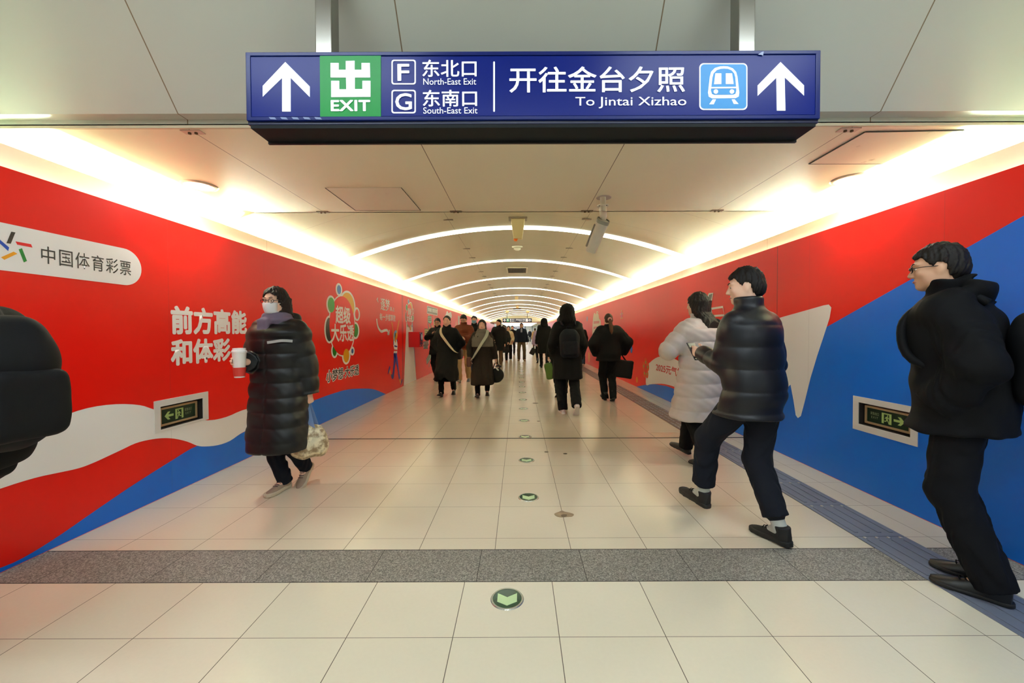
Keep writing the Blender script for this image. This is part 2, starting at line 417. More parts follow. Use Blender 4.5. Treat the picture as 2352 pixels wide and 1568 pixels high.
# ---- walls: cream wall behind, trough above, printed hoarding in front
def wall_mat(name, rgb, rough=0.33, seam=None, spec=0.4):
    if name in _M: return _M[name]
    k = NT(name); p = k.pos(); c = lin(rgb)
    col = c + (1,)
    f = k.noise(1.2, 3.0)
    col = k.mix(f, tuple(x * 0.965 for x in c) + (1,), tuple(min(1, x * 1.035) for x in c) + (1,))
    if seam is not None:
        j = k.line(p[1], 1.22, seam, 0.004)
        col = k.mix(k.math('MULTIPLY', j, 0.35), col, tuple(x * 0.5 + 0.03 for x in c) + (1,))
    k.put(k.b.inputs['Base Color'], col); k.b.inputs['Roughness'].default_value = rough
    k.b.inputs['Specular IOR Level'].default_value = spec
    n2 = k.noise(3.0, 2.0, stretch=(1, 6, 0.5)); k.bump(n2, 0.0015, 0.25)
    _M[name] = k.m
    return k.m
SEAM = {-1: 3.246, 1: 3.86}
def wm(side, nm, rgb, rough=0.33): return wall_mat(('left_' if side < 0 else 'right_') + nm, rgb, rough, SEAM[side])
RED, BLUE, WHITE, INK = (238, 14, 2), (0, 108, 222), (246, 246, 242), (26, 24, 26)
def wx(side, d): return (XL + d) if side < 0 else (XR - d)     # d = distance in front of the printed face
def cut_hole(bm, side, hole):
    if hole is None: return
    (y0, y1, z0, z1) = hole
    for co, no in (((0, y0, 0), (0, 1, 0)), ((0, y1, 0), (0, 1, 0)), ((0, 0, z0), (0, 0, 1)), ((0, 0, z1), (0, 0, 1))):
        bmesh.ops.bisect_plane(bm, geom=bm.verts[:] + bm.edges[:] + bm.faces[:], plane_co=co, plane_no=no, dist=1e-6)
    kill = [f for f in bm.faces if abs(f.normal.x) > 0.5 and y0 < f.calc_center_median().y < y1 and z0 < f.calc_center_median().z < z1]
    bmesh.ops.delete(bm, geom=kill, context='FACES')
_h = [at_x(*p, XL) for p in ((367, 935), (465, 913), (467, 960), (368, 987))]
HOLE_L = (_h[0].y, _h[1].y, (_h[3].z + _h[2].z) / 2, (_h[0].z + _h[1].z) / 2)
_h = [at_x(*p, XR) for p in ((1973, 923), (2093, 948), (2091, 1004), (1973, 973))]
HOLE_R = (_h[1].y, _h[0].y, (_h[3].z + _h[2].z) / 2, (_h[0].z + _h[1].z) / 2)
HOLE = {-1: HOLE_L, 1: HOLE_R}
WALL = {}
for side, nm in ((-1, 'wall_left'), (1, 'wall_right')):
    X = XL if side < 0 else XR
    bm = bmesh.new()
    bm_box(bm, (min(X, X + side * 0.02), 0.9, 0.0), (max(X, X + side * 0.02), 46.0, TOPZ))
    bmesh.ops.triangulate(bm, faces=bm.faces[:]); cut_hole(bm, side, HOLE[side]); bm.normal_update()
    WALL[side] = mesh_obj(nm, bm, wm(side, 'red_print', RED), kind='structure')
    B = X + side * 0.10
    tr = mat('trough_white', (236, 234, 222), 0.7, var=0.0)
    back = box('trim_%d' % (8 + side), (min(B, B + side * 0.03), 0.9, 0.0), (max(B, B + side * 0.03), Y_V1, LIPZ), M_CREAM, kind='structure')
    box('trough_floor', (min(B, side * 3.6), 0.9, 2.14), (max(B, side * 3.6), Y_V1, 2.16), tr, back)
    box('trough_side', (min(side * 3.36, side * 3.4), 0.9, 2.1), (max(side * 3.36, side * 3.4), Y_V1, 3.0), tr, back)
    # far plain walls of the station beyond the hoarding
    box('wall_far_left' if side < 0 else 'wall_far_right', (min(X, X + side * 0.02), 46.0, 0), (max(X, X + side * 0.02), Y_END, 2.4), mat('pale_panel', (206, 214, 214), 0.3), kind='structure')
    box('wall_hall_left' if side < 0 else 'wall_hall_right', (min(side * FX, side * (FX + .05)), -8, 0), (max(side * FX, side * (FX + .05)), 1.0, 3.5), mat('hall_wall', (206, 204, 194), 0.5), kind='structure')
    box('wall_return_left' if side < 0 else 'wall_return_right', (min(B, side * FX), 0.9, 0), (max(B, side * FX), 0.96, 3.54), mat('hall_wall', (206, 204, 194), 0.5), kind='structure')
box('wall_hall_back', (-FX, -8.05, 0), (FX, -8, 3.5), mat('hall_wall', (206, 204, 194), 0.5), kind='structure')
# far end of the passage
M_PALE = mat('pale_glass_panel', (196, 208, 212), 0.15, var=0.1)
box('wall_end', (-CX, Y_END, 0), (CX, Y_END + 0.1, 2.4), mat('end_wall', (230, 232, 230), 0.4), kind='structure')
for k_ in range(5):
    x = -2.2 + k_ * 1.1
    box('trim_%d' % (12 + k_), (x - 0.05, Y_END - 0.06, 0), (x + 0.05, Y_END - 0.002, 2.36), mat('steel_post', (120, 128, 132), 0.3, 0.7), kind='structure')

# ------------------------------------------------------------------ lights of the place
ORD = ['first', 'second', 'third', 'fourth', 'fifth', 'sixth', 'seventh', 'eighth', 'ninth', 'tenth', 'eleventh', 'twelfth', 'thirteenth', 'fourteenth', 'fifteenth', 'sixteenth']
M_ARCH = lamp('arch_diffuser', (246, 255, 236), ARCH_E)
def arch_light(i):
    y = ARCH_Y0 + i * ARCH_S; h = 0.105
    bm = bmesh.new(); N = 48; X = [-3.1 + 6.2 * k / N for k in range(N + 1)]
    v = [[bm.verts.new((x, yy, vault_z(x) - dz)) for x in X] for yy, dz in ((y - h, 0.001), (y - h, 0.008), (y + h, 0.008), (y + h, 0.001))]
    for a, b in zip(v, v[1:]):
        for k in range(N): bm.faces.new((a[k], a[k + 1], b[k + 1], b[k]))
    bmesh.ops.recalc_face_normals(bm, faces=bm.faces)
    mesh_obj('arch_light', bm, M_ARCH, label='%s white light band across the vaulted ceiling, counting from the flat ceiling' % ORD[i], cat='ceiling light', group='light bands across the vault')
for i in range(12): arch_light(i)
M_COVE = {'flat': lamp('cove_tube', (238, 255, 222), COVE_E), 'vaulted': lamp('cove_tube_bright', (238, 255, 222), COVE_E * 0.85)}
for side in (-1, 1):
    for (a, b, x, z, what) in ((2.5, Y_FL1 - 0.05, 3.08, 2.30, 'flat'), (Y_FL1 + 0.02, Y_V1 - 0.2, 3.01 if side < 0 else 2.975, 2.388, 'vaulted')):
        tube('cove_light', [(side * x, a, z), (side * x, b, z)], 0.018, M_COVE[what], None, 8, label='hidden light tube in the %s trough beside the %s ceiling' % ('left' if side < 0 else 'right', what), cat='cove light')
M_GAP = lamp('gap_tube', (240, 255, 220), 22.0)
for side in (-1, 1):
    x = (XL if side < 0 else XR) + side * 0.05
    tube('cove_light', [(x, 1.0, 2.19), (x, Y_V1 - 0.2, 2.19)], 0.008, M_GAP, None, 8, label='thin light tube in the gap behind the top edge of the %s hoarding' % ('left' if side < 0 else 'right'), cat='cove light')
M_DOWN = lamp('downlight_lens', (255, 252, 244), DOWN_E)
for (x, y, sd) in ((-2.675, 3.36, 'left'), (2.705, 3.27, 'right')):
    r = empty('downlight', (x, y, FLATZ), label='round white recessed downlight at the %s edge of the flat ceiling' % sd, cat='ceiling light', group='downlights in the flat ceiling')
    mesh_obj('trim_ring', bm_lathe(bmesh.new(), [(0.098, -0.004), (0.101, -0.012), (0.125, -0.010), (0.135, -0.001), (0.135, 0.0), (0.098, 0.0)], seg=40), mat('downlight_ring', (186, 178, 160), 0.35, 0.4), r, smooth=True)
    mesh_obj('lens', bm_lathe(bmesh.new(), [(0.0, -0.007), (0.099, -0.006), (0.099, -0.002), (0.0, -0.002)], seg=40), M_DOWN, r, smooth=True)
M_HALL = lamp('hall_tube', (232, 246, 255), HALL_E)
for k_, (x, y) in enumerate(((-1.55, 0.45), (1.55, 0.45), (0, -1.0), (-4.2, -2.6), (0, -3.2), (4.2, -2.6), (-3, -5.6), (3, -5.6))):
    r = empty('hall_light', (x, y, 3.5), label='long ceiling light of the hall behind the camera, number %d from the passage' % (k_ + 1), cat='ceiling light', group='hall ceiling lights')
    box('fitting', (-0.8, -0.17, -0.05), (0.8, 0.17, -0.001), mat('white_fitting', (226, 226, 222), 0.4), r)
    box('diffuser', (-0.77, -0.14, -0.062), (0.77, 0.14, -0.051), M_HALL, r)
for k_, y in enumerate((44.0, 49.0, 54.0, 59.0, 64.0)):
    r = empty('far_hall_light', (0, y, 2.36), label='%s bright ceiling light of the far hall behind the distant sign' % ORD[k_], cat='ceiling light', group='far hall ceiling lights')
    box('fitting', (-2.0, -0.2, -0.03), (2.0, 0.2, -0.001), mat('white_fitting', (226, 226, 222), 0.4), r)
    box('diffuser', (-1.95, -0.17, -0.04), (1.95, 0.17, -0.031), lamp('far_tube', (240, 248, 255), 14.0), r)

# ------------------------------------------------------------------ print on the hoardings
def pm(side, rgb):
    return wm(side, 'print_%d_%d_%d' % rgb, rgb)
def wpt(side, y, z, layer): return Vector((wx(side, 0.0009 * layer), y, z))
def flat_poly(side, name, yz, layer, rgb, parent=None, hole=False, label=None):
    bm = bmesh.new()
    vs = [bm.verts.new(wpt(side, y, z, layer)) for y, z in yz]
    f = bm.faces.new(vs); bm.normal_update()
    if f.normal.x * side > 0: f.normal_flip()
    if hole: bmesh.ops.triangulate(bm, faces=bm.faces[:]); cut_hole(bm, side, HOLE[side])
    return mesh_obj(name, bm, pm(side, rgb), parent or WALL[side], label=label)
def yz_of(side, pts):
    X = XL if side < 0 else XR
    return [(p.y, p.z) for p in (at_x(u, v, X) for u, v in pts)]
def G(side, name, pts, layer, rgb, smooth=0, **kw):
    yz = yz_of(side, pts)
    if smooth: yz = smooth_loop(yz, smooth)
    return flat_poly(side, name, yz, layer, rgb, **kw)
def ell(side, name, c, r, layer, rgb, parent=None, n=40):
    return flat_poly(side, name, [(c[0] + r[0] * math.cos(2 * PI * k / n), c[1] + r[1] * math.sin(2 * PI * k / n)) for k in range(n)], layer, rgb, parent)
def stroke(side, name, yz, wdt, layer, rgb, parent=None, smooth=0):
    if smooth: yz = smooth_loop(yz, smooth, closed=False)
    P = [Vector(p) for p in yz]; L, Rr = [], []
    for i, p in enumerate(P):
        t = (P[min(i + 1, len(P) - 1)] - P[max(i - 1, 0)]).normalized(); n = Vector((-t.y, t.x)) * wdt / 2
        L.append(p + n); Rr.append(p - n)
    bm = bmesh.new()
    a = [bm.verts.new(wpt(side, p.x, p.y, layer)) for p in L]; b = [bm.verts.new(wpt(side, p.x, p.y, layer)) for p in Rr]
    for i in range(len(a) - 1):
        f = bm.faces.new((a[i], a[i + 1], b[i + 1], b[i])); f.normal_update()
        if f.normal.x * side > 0: f.normal_flip()
    return mesh_obj(name, bm, pm(side, rgb), parent or WALL[side])
def wtext(side, s, y0, y1, z0, z1, layer, rgb, offset=0.0, ref=None, shear=0.0, spacing=1.0, parent=None):
    """y0 is the end where reading starts"""
    ax = (0, 1 if y1 > y0 else -1, 0)
    return lettering('lettering', s, wpt(side, y0, z0, layer), ax, (0, 0, 1), abs(y1 - y0), z1 - z0, pm(side, rgb), parent or WALL[side], offset, shear, spacing, ref)
def wtext_px(side, s, u0, u1, um, vt, vb, layer, rgb, **kw):
    """reading starts at column u0; heights measured at column um"""
    X = XL if side < 0 else XR
    return wtext(side, s, at_x(u0, vt, X).y, at_x(u1, vt, X).y, at_x(um, vb, X).z, at_x(um, vt, X).z, layer, rgb, **kw)

# --- left: big waves
wave = [(-250, 1190), (-120, 1110), (0, 1052), (70, 1000), (135, 960), (200, 937), (265, 928), (320, 930), (353, 940), (410, 956), (476, 965), (520, 957), (556, 942), (600, 932), (640, 934),
        (612, 962), (582, 980), (553, 995), (528, 1012), (500, 1022), (470, 1025), (452, 1023), (430, 1014), (400, 1007), (370, 1006), (340, 1010), (310, 1018), (280, 1032), (250, 1046), (215, 1062), (180, 1075), (130, 1086), (80, 1097), (0, 1122), (-120, 1168), (-250, 1230)]
G(-1, 'white_wave', wave, 2, WHITE, smooth=3, hole=True)
def floor_yz(side, u_list):
    X = XL if side < 0 else XR
    return [(at_x(u, 900, X).y, 0.004) for u in u_list]
blue = [(-60, 1322), (30, 1292), (120, 1240), (219, 1172), (300, 1117), (390, 1060), (452, 1024), (500, 1018), (560, 992), (620, 955), (690, 931), (730, 916), (760, 905), (800, 894), (840, 892), (863, 895), (886, 905)]
yz = smooth_loop(yz_of(-1, blue), 4, closed=False)
yz = [(y, max(z, 0.004)) for y, z in yz]
flat_poly(-1, 'blue_wave', yz + [(yz[-1][0], 0.003), (yz[0][0], 0.003)], 1, BLUE)
# --- left: white name plate with the five-stick emblem
zt, zb = at_x(0, 510, XL).z, at_x(0, 620, XL).z
yr = at_x(324, 600, XL).y; rr = (zt - zb) / 2; zc = (zt + zb) / 2
pill = [(1.55, zb), (yr - rr, zb)] + [(yr - rr + rr * math.sin(a), zc - rr * math.cos(a)) for a in (PI * k / 20 for k in range(1, 20))] + [(yr - rr, zt), (1.55, zt)]
plate = flat_poly(-1, 'name_plate', pill, 2, WHITE)
Z3 = lambda L: [(x * 0.37, 480 + y * 0.37) for x, y in L]
STICKS = [([(67, 140), (93, 145), (64, 215), (37, 211)], INK), ([(93, 200), (190, 218), (199, 239), (104, 220)], (232, 40, 44)), ([(113, 250), (134, 243), (165, 322), (145, 331)], (0, 132, 48)),
          ([(3, 299), (82, 264), (105, 277), (24, 315)], (240, 166, 30)), ([(-30, 190), (-8, 186), (54, 238), (48, 261)], (30, 84, 190))]
for pts, c in STICKS: G(-1, 'emblem_stick', Z3(pts), 3, c, parent=plate)
wtext_px(-1, '中国体育彩票', 93, 299, 110, 566, 606, 3, INK, offset=0.004, spacing=1.12, parent=plate)
# --- left: slogan
wtext_px(-1, '前方高能', 391, 566, 425, 703, 768, 2, WHITE, offset=0.042)
wtext_px(-1, '和体彩', 391, 529, 425, 778, 838, 2, WHITE, offset=0.042)
# --- left: round emblem with coloured blobs
Z4 = (720, 630, 0.1722)
def zell(c, r):
    u, v = Z4[0] + c[0] * Z4[2], Z4[1] + c[1] * Z4[2]; a, b = r[0] * Z4[2], r[1] * Z4[2]
    ya, yb = at_x(u - a, v, XL).y, at_x(u + a, v, XL).y; z1, z0 = at_x(u, v - b, XL).z, at_x(u, v + b, XL).z
    return ((ya + yb) / 2, (z0 + z1) / 2), ((yb - ya) / 2, (z1 - z0) / 2)
EM_RED = RED
BLOBS = [  # centre, radii, colour, in front of the red disc
    ((338, 203), (27, 60), (70, 130, 200), True), ((233, 407), (46, 100), (44, 160, 60), True), ((452, 425), (90, 182), (240, 180, 50), False),
    ((577, 530), (24, 65), RED, True), ((558, 748), (36, 88), (0, 140, 30), False), ((208, 735), (48, 158), (34, 30, 24), False),
    ((280, 1015), (28, 74), (0, 128, 20), False), ((435, 1082), (39, 92), (226, 160, 10), True), ((516, 1022), (14, 33), (0, 76, 150), True)]
def emblem(c0, k, full=True):
    """c0 = centre on the wall, k = scale against the large one"""
    (yc, zc_), _ = zell((378, 685), (168, 395))
    T = lambda e: ((c0[0] + (e[0][0] - yc) * k, c0[1] + (e[0][1] - zc_) * k), (e[1][0] * k, e[1][1] * k))
    root = None
    e = T(zell((378, 685), (180, 412)))
    root = ell(-1, 'round_emblem', e[0], e[1], 2, WHITE)
    for c, r, col, fr in BLOBS:
        e = T(zell(c, (r[0] + 17, r[1] + 27))); ell(-1, 'blob_border', e[0], e[1], 2.2 if not fr else 2.4, WHITE, root)
        e = T(zell(c, r))
        if not fr: ell(-1, 'blob', e[0], e[1], 3, col, root)
    e = T(zell((378, 685), (168, 395))); ell(-1, 'disc', e[0], e[1], 4, EM_RED, root)
    for c, r, col, fr in BLOBS:
        if fr: e = T(zell(c, (r[0] + 17, r[1] + 27))); e2 = T(zell(c, r)); ell(-1, 'blob', e2[0], e2[1], 5, col, root)
    for s, a, b in (('超级', (290, 655), (490, 440)), ('大乐透', (232, 905), (535, 668))):
        p0 = T(zell(a, (1, 1)))[0]; p1 = T(zell(b, (1, 1)))[0]
        wtext(-1, s, p0[0], p1[0], p0[1] if s == '超级' else p0[1] , p1[1] , 6, WHITE, offset=0.03, parent=root)
    return root
(c_, r_) = zell((378, 685), (168, 395))
EM1 = c_; EM1R = r_
emblem(c_, 1.0)
me_, vv = text_verts('小梦想·大乐透', 0.0); vv = (vv.min(0) - 0.008, vv.max(0) + 0.008); bpy.data.meshes.remove(me_)
for off, lay, col in ((0.085, 2, WHITE), (0.012, 3, INK)):
    wtext_px(-1, '小梦想·大乐透', 749, 824, 776, 846, 872, lay, col, offset=off, ref=vv)
# --- left: running figure panel
Z5 = lambda L: [(840 + x * 0.17857, 660 + y * 0.17857) for x, y in L]
Z6 = lambda L: [(850 + x * 0.1531, 660 + y * 0.1531) for x, y in L]
def z5text(s, x0, x1, xm, yt, yb, off=0.006):
    (u0, _), (u1, _), (um, vt), (_, vb) = Z5([(x0, 0), (x1, 0), (xm, yt), (xm, yb)])
    wtext_px(-1, s, u0, u1, um, vt, vb, 2, WHITE, offset=off)
z5text('逐梦', 190, 308, 240, 140, 300, 0.016); z5text('路上', 310, 370, 340, 250, 305); z5text('每一步都算数', 178, 382, 280, 340, 432, 0.01)
G(-1, 'quote_mark', Z5([(150, 130), (140, 155), (160, 195), (162, 185), (150, 158), (156, 132)]), 2, WHITE)
stroke(-1, 'arrow_line', yz_of(-1, Z5([(140, 402), (148, 470), (165, 525), (200, 565), (240, 552), (275, 552), (295, 590)])), 0.055, 2, WHITE, smooth=4)
stroke(-1, 'arrow_head', yz_of(-1, Z5([(303, 545), (300, 600), (278, 596)])), 0.05, 2, WHITE)
NAVY, OCHRE = (22, 44, 150), (238, 160, 44)
rn = G(-1, 'running_figure', Z6([(348, 800), (400, 780), (412, 860), (404, 990), (350, 985), (362, 930), (346, 860)]), 3, WHITE)
for nm, pts, c in (('arm', [(315, 520), (330, 525), (338, 570), (345, 640), (352, 790), (342, 780), (332, 600)], OCHRE), ('arm', [(428, 490), (436, 500), (428, 560), (412, 660), (402, 780), (395, 700), (412, 570)], OCHRE),
                   ('hair', [(362, 660), (385, 640), (402, 670), (385, 690), (378, 740), (366, 760), (372, 800), (356, 790), (352, 720)], (130, 180, 220)), ('face', [(382, 680), (396, 690), (396, 740), (388, 800), (378, 830), (368, 790), (372, 700)], OCHRE),
                   ('sleeve', [(346, 800), (352, 790), (352, 860), (344, 850)], NAVY), ('sleeve', [(400, 775), (412, 790), (412, 812), (402, 800)], NAVY), ('chest_stripe', [(366, 866), (404, 880), (402, 896), (364, 888)], NAVY),
                   ('belt', [(358, 930), (404, 934), (402, 952), (356, 950)], (220, 30, 30)), ('leg', [(352, 990), (380, 992), (384, 1100), (366, 1230), (356, 1340), (338, 1375), (318, 1350), (306, 1290), (330, 1310), (346, 1200), (356, 1080)], NAVY),
                   ('leg', [(380, 990), (400, 992), (416, 1130), (436, 1280), (448, 1360), (432, 1385), (414, 1250), (388, 1110)], NAVY), ('shoe', [(290, 1175), (300, 1200), (286, 1250), (270, 1300), (264, 1296), (272, 1240)], NAVY),
                   ('ankle', [(296, 1230), (312, 1290), (318, 1345), (302, 1310), (286, 1270)], OCHRE), ('ankle', [(434, 1380), (450, 1365), (462, 1420), (456, 1450), (446, 1430)], OCHRE), ('shoe', [(486, 1372), (482, 1400), (462, 1468), (456, 1466), (460, 1420), (474, 1380)], (30, 60, 130)),
                   ('drawstring', [(372, 1000), (380, 1000), (378, 1050), (388, 1085), (380, 1090), (372, 1050), (362, 1045)], (170, 200, 230))):
    G(-1, nm, Z6(pts), 4, c, parent=rn, smooth=2)
ys_ = at_x(*Z6([(486, 800)])[0], XL).y
flat_poly(-1, 'panel_edge', [(ys_ - 0.05, 0.003), (ys_ + 0.08, 0.003), (ys_ + 0.08, TOPZ - 0.003), (ys_ - 0.05, TOPZ - 0.003)], 1, (196, 10, 6))
flat_poly(-1, 'white_spotlight_cone', [(p[0], max(p[1], 0.004)) for p in yz_of(-1, Z6([(545, 520), (632, 520), (655, 910), (694, 1386), (505, 1478)]))], 2, WHITE)
stroke(-1, 'cone_edge', yz_of(-1, Z6([(634, 520), (660, 930), (680, 1190)])), 0.05, 2, (110, 140, 190))
em2 = at_x(*Z6([(590, 425)])[0], XL)
emblem((em2.y, em2.z), (at_x(*Z6([(590, 252)])[0], XL).z - em2.z) / EM1R[1])
# --- left: cluster of signpost boards
YEL, TEAL = (214, 214, 40), (110, 178, 160)
def Z9(L): return [(960 + x * 0.0957, 690 + y * 0.0957) for x, y in L]
def board(pts, rgb, nb=2):
    o = G(-1, 'signpost_board', Z9(pts), 3, rgb)
    yz = yz_of(-1, Z9(pts)); c = np.mean(yz, 0)
    stroke(-1, 'board_edge', yz + [yz[0]], 0.03, 3.5, (60, 50, 40), o)
    for k in range(nb):
        t = (k + 1) / (nb + 1)
        a = np.array(yz[0]) * (1 - t) + np.array(yz[-1]) * t; b = np.array(yz[1]) * (1 - t) + np.array(yz[2]) * t
        stroke(-1, 'board_line', [tuple(a * 0.88 + b * 0.12), tuple(a * 0.12 + b * 0.88)], 0.045, 4, (80, 76, 60), o)
g0 = G(-1, 'white_board_rim', Z9([(218, 125), (470, 195), (465, 365), (215, 310)]), 2, WHITE)
g1 = G(-1, 'grey_board', Z9([(222, 132), (464, 200), (460, 350), (222, 302)]), 3, (112, 106, 96))
for k in range(7):
    x = 240 + k * 31 + (12 if k > 2 else 0); y = 172 + k * 8
    g = G(-1, 'board_mark', Z9([(x, y), (x + 24, y + 6), (x + 24, y + 86), (x, y + 80)]), 4, WHITE, parent=g1)
    for q in range(2): G(-1, 'board_mark_gap', Z9([(x + 3, y + 26 + q * 28), (x + 22, y + 30 + q * 28), (x + 22, y + 38 + q * 28), (x + 3, y + 34 + q * 28)]), 5, (112, 106, 96), parent=g)
for a in (([(235, 380), (322, 378), (328, 520), (300, 555), (235, 520)], TEAL), ([(380, 478), (462, 490), (470, 590), (420, 630), (385, 590)], YEL), ([(158, 680), (248, 690), (262, 850), (210, 855), (158, 830)], YEL),
          ([(128, 1000), (258, 965), (262, 1050), (130, 1075)], (206, 200, 186)), ([(130, 1085), (244, 1075), (238, 1145), (132, 1150)], (206, 200, 186)), ([(200, 1410), (270, 1280), (320, 1330), (300, 1400), (212, 1530)], TEAL)): board(*a)
for a, b, c in (((235, 540), (262, 700), (90, 80, 74)), ((300, 560), (320, 660), (90, 80, 74)), ((350, 600), (282, 930), YEL), ((276, 640), (280, 760), YEL), ((290, 760), (286, 900), YEL), ((300, 1040), (340, 1330), YEL), ((300, 980), (330, 1180), (206, 200, 186)), ((370, 1260), (372, 1380), YEL),
                ((264, 330), (262, 390), WHITE), ((378, 350), (376, 640), (222, 150, 140)), ((350, 1380), (352, 1570), (222, 150, 140)), ((280, 1460), (262, 1600), (140, 110, 100)), ((390, 1380), (400, 1500), (190, 180, 40))):
    stroke(-1, 'signpost_pole', yz_of(-1, Z9([a, b])), 0.09, 2, c)
G(-1, 'white_crown', Z9([(655, 390), (665, 340), (700, 245), (730, 302), (785, 268), (800, 300), (806, 420)]), 2, WHITE, smooth=2)
flat_poly(-1, 'grey_door_panel', [(at_x(1052, 745, XL).y, 0.003), (at_x(1055.5, 745, XL).y, 0.003), (at_x(1055.5, 745, XL).y, 2.1), (at_x(1052, 745, XL).y, 2.1)], 2, (170, 176, 150))
G(-1, 'orange_flame', [(1045, 752), (1048, 735), (1050, 752), (1049, 762), (1046, 762)], 2, (236, 130, 70), smooth=2)

# --- right: blue field, white shapes
diag = [(2700, 299), (2352, 495), (1900, 750), (1800, 806), (1720, 858), (1660, 912), (1630, 926), (1600, 917), (1560, 897), (1530, 886), (1505, 882), (1490, 882.5), (1475, 885), (1462, 889)]
yz = yz_of(1, diag); yz = [(y, max(min(z, TOPZ - 0.004), 0.004)) for y, z in yz]
flat_poly(1, 'blue_field', [(0.95, yz[0][1]), ] + yz + [(yz[-1][0], 0.003), (0.95, 0.003)], 1, BLUE, hole=True)
tooth = [(1892, 701), (1904, 699), (1910, 706), (1906, 730), (1893, 770), (1878, 815), (1862, 868), (1848, 925), (1840, 955), (1833, 960), (1828, 953), (1823, 920), (1816, 883), (1798, 902), (1774, 922), (1736, 950), (1706, 958), (1700, 880), (1694, 790), (1700, 766), (1750, 742), (1800, 727), (1850, 713)]
G(1, 'white_pointed_shape', tooth, 2, WHITE)
Z7 = lambda L: [(1220 + x * 0.2041, 660 + y * 0.2041) for x, y in L]
patch = Z7([(1295, 1098), (1293, 1012), (1310, 900), (1330, 850), (1400, 795), (1450, 778), (1500, 774), (1570, 786), (1640, 815), (1720, 870), (1800, 930), (1900, 1000), (1960, 1150), (1930, 1330), (1860, 1250), (1760, 1180), (1666, 1146), (1600, 1112), (1500, 1086), (1440, 1083), (1370, 1086), (1330, 1092)])
G(1, 'white_patch', patch, 2, WHITE, smooth=2)
wtext_px(1, '2025元气加油', 1507, 1585, 1540, 840, 860.5, 3, (206, 30, 30), offset=0.02)
def flower(c, ru, rv, petal, heart, seed, n=5):
    p = at_x(*c, XR); q = at_x(c[0] + ru, c[1], XR); zr = p.z - at_x(c[0], c[1] + rv, XR).z; yr_ = abs(q.y - p.y)
    o = ell(1, 'printed_flower', (p.y, p.z), (yr_ * 0.45, zr * 0.45), 4.5, heart)
    for k in range(n):
        a = 2 * PI * k / n + 0.3; cc = (p.y + yr_ * 0.62 * math.cos(a), p.z + zr * 0.62 * math.sin(a))
        if petal: ell(1, 'petal', cc, (yr_ * 0.40, zr * 0.40), 4, petal, o, 20)
        ell(1, 'petal_mark', (p.y + yr_ * 0.6 * math.cos(a), p.z + zr * 0.6 * math.sin(a)), (yr_ * 0.14, zr * 0.14), 5, seed, o, 14)
flower((1483.5, 846), 8, 24, (236, 92, 34), (226, 40, 40), (150, 200, 100))
flower((1428, 723), 4, 15, None, (226, 90, 140), (214, 200, 90))
def dot(c, ru, rv, rgb):
    p = at_x(*c, XR); ell(1, 'printed_dot', (p.y, p.z), (abs(at_x(c[0] + ru, c[1], XR).y - p.y), p.z - at_x(c[0], c[1] + rv, XR).z), 2, rgb)
dot((1450.5, 802), 2.6, 9, (40, 100, 190)); dot((1463, 872), 2.2, 7, (240, 160, 30)); dot((1348.7, 732), 1.2, 6, (140, 160, 200)); dot((1353, 820), 2, 12, (240, 160, 40))
Z8 = lambda L: [(1330 + x * 0.1403, 680 + y * 0.1403) for x, y in L]
cl = G(1, 'cream_cloud', Z8([(224, 730), (218, 560), (224, 430), (234, 330), (245, 285), (258, 272), (270, 300), (285, 276), (305, 275), (322, 310), (330, 370), (350, 390), (358, 430), (362, 560), (350, 700), (280, 740)]), 2, (236, 222, 190), smooth=2)
for (a, b, y) in ((240, 330, 420), (240, 330, 440), (240, 300, 510), (240, 270, 530), (240, 290, 600)):
    stroke(1, 'cloud_line', yz_of(1, Z8([(a, y), (b, y - 6)])), 0.035, 3, (206, 60, 50), cl)
stroke(1, 'cloud_arc', yz_of(1, Z8([(280, 268), (292, 256), (306, 256), (318, 270)])), 0.03, 2, (236, 222, 190), smooth=3)
Z10 = lambda L: [(1600 + x * 0.0765, 640 + y * 0.0765) for x, y in L]
for i, (pts, rgb) in enumerate((([(370, 460), (495, 430), (428, 850), (300, 880)], INK), ([(440, 900), (795, 845), (835, 1092), (480, 1120)], RED))):
    yz = yz_of(1, Z10(pts)); o = flat_poly(1, 'emblem_stick', yz, 3, rgb)
    stroke(1, 'stick_border', yz + [yz[0]], 0.03, 4, WHITE, o)
# seam of the stepped panel
ys_ = at_x(1785, 700, XR).y
flat_poly(1, 'panel_edge', [(ys_ - 0.006, 0.003), (ys_ + 0.006, 0.003), (ys_ + 0.006, TOPZ - 0.003), (ys_ - 0.006, TOPZ - 0.003)], 0.5, (176, 12, 8))

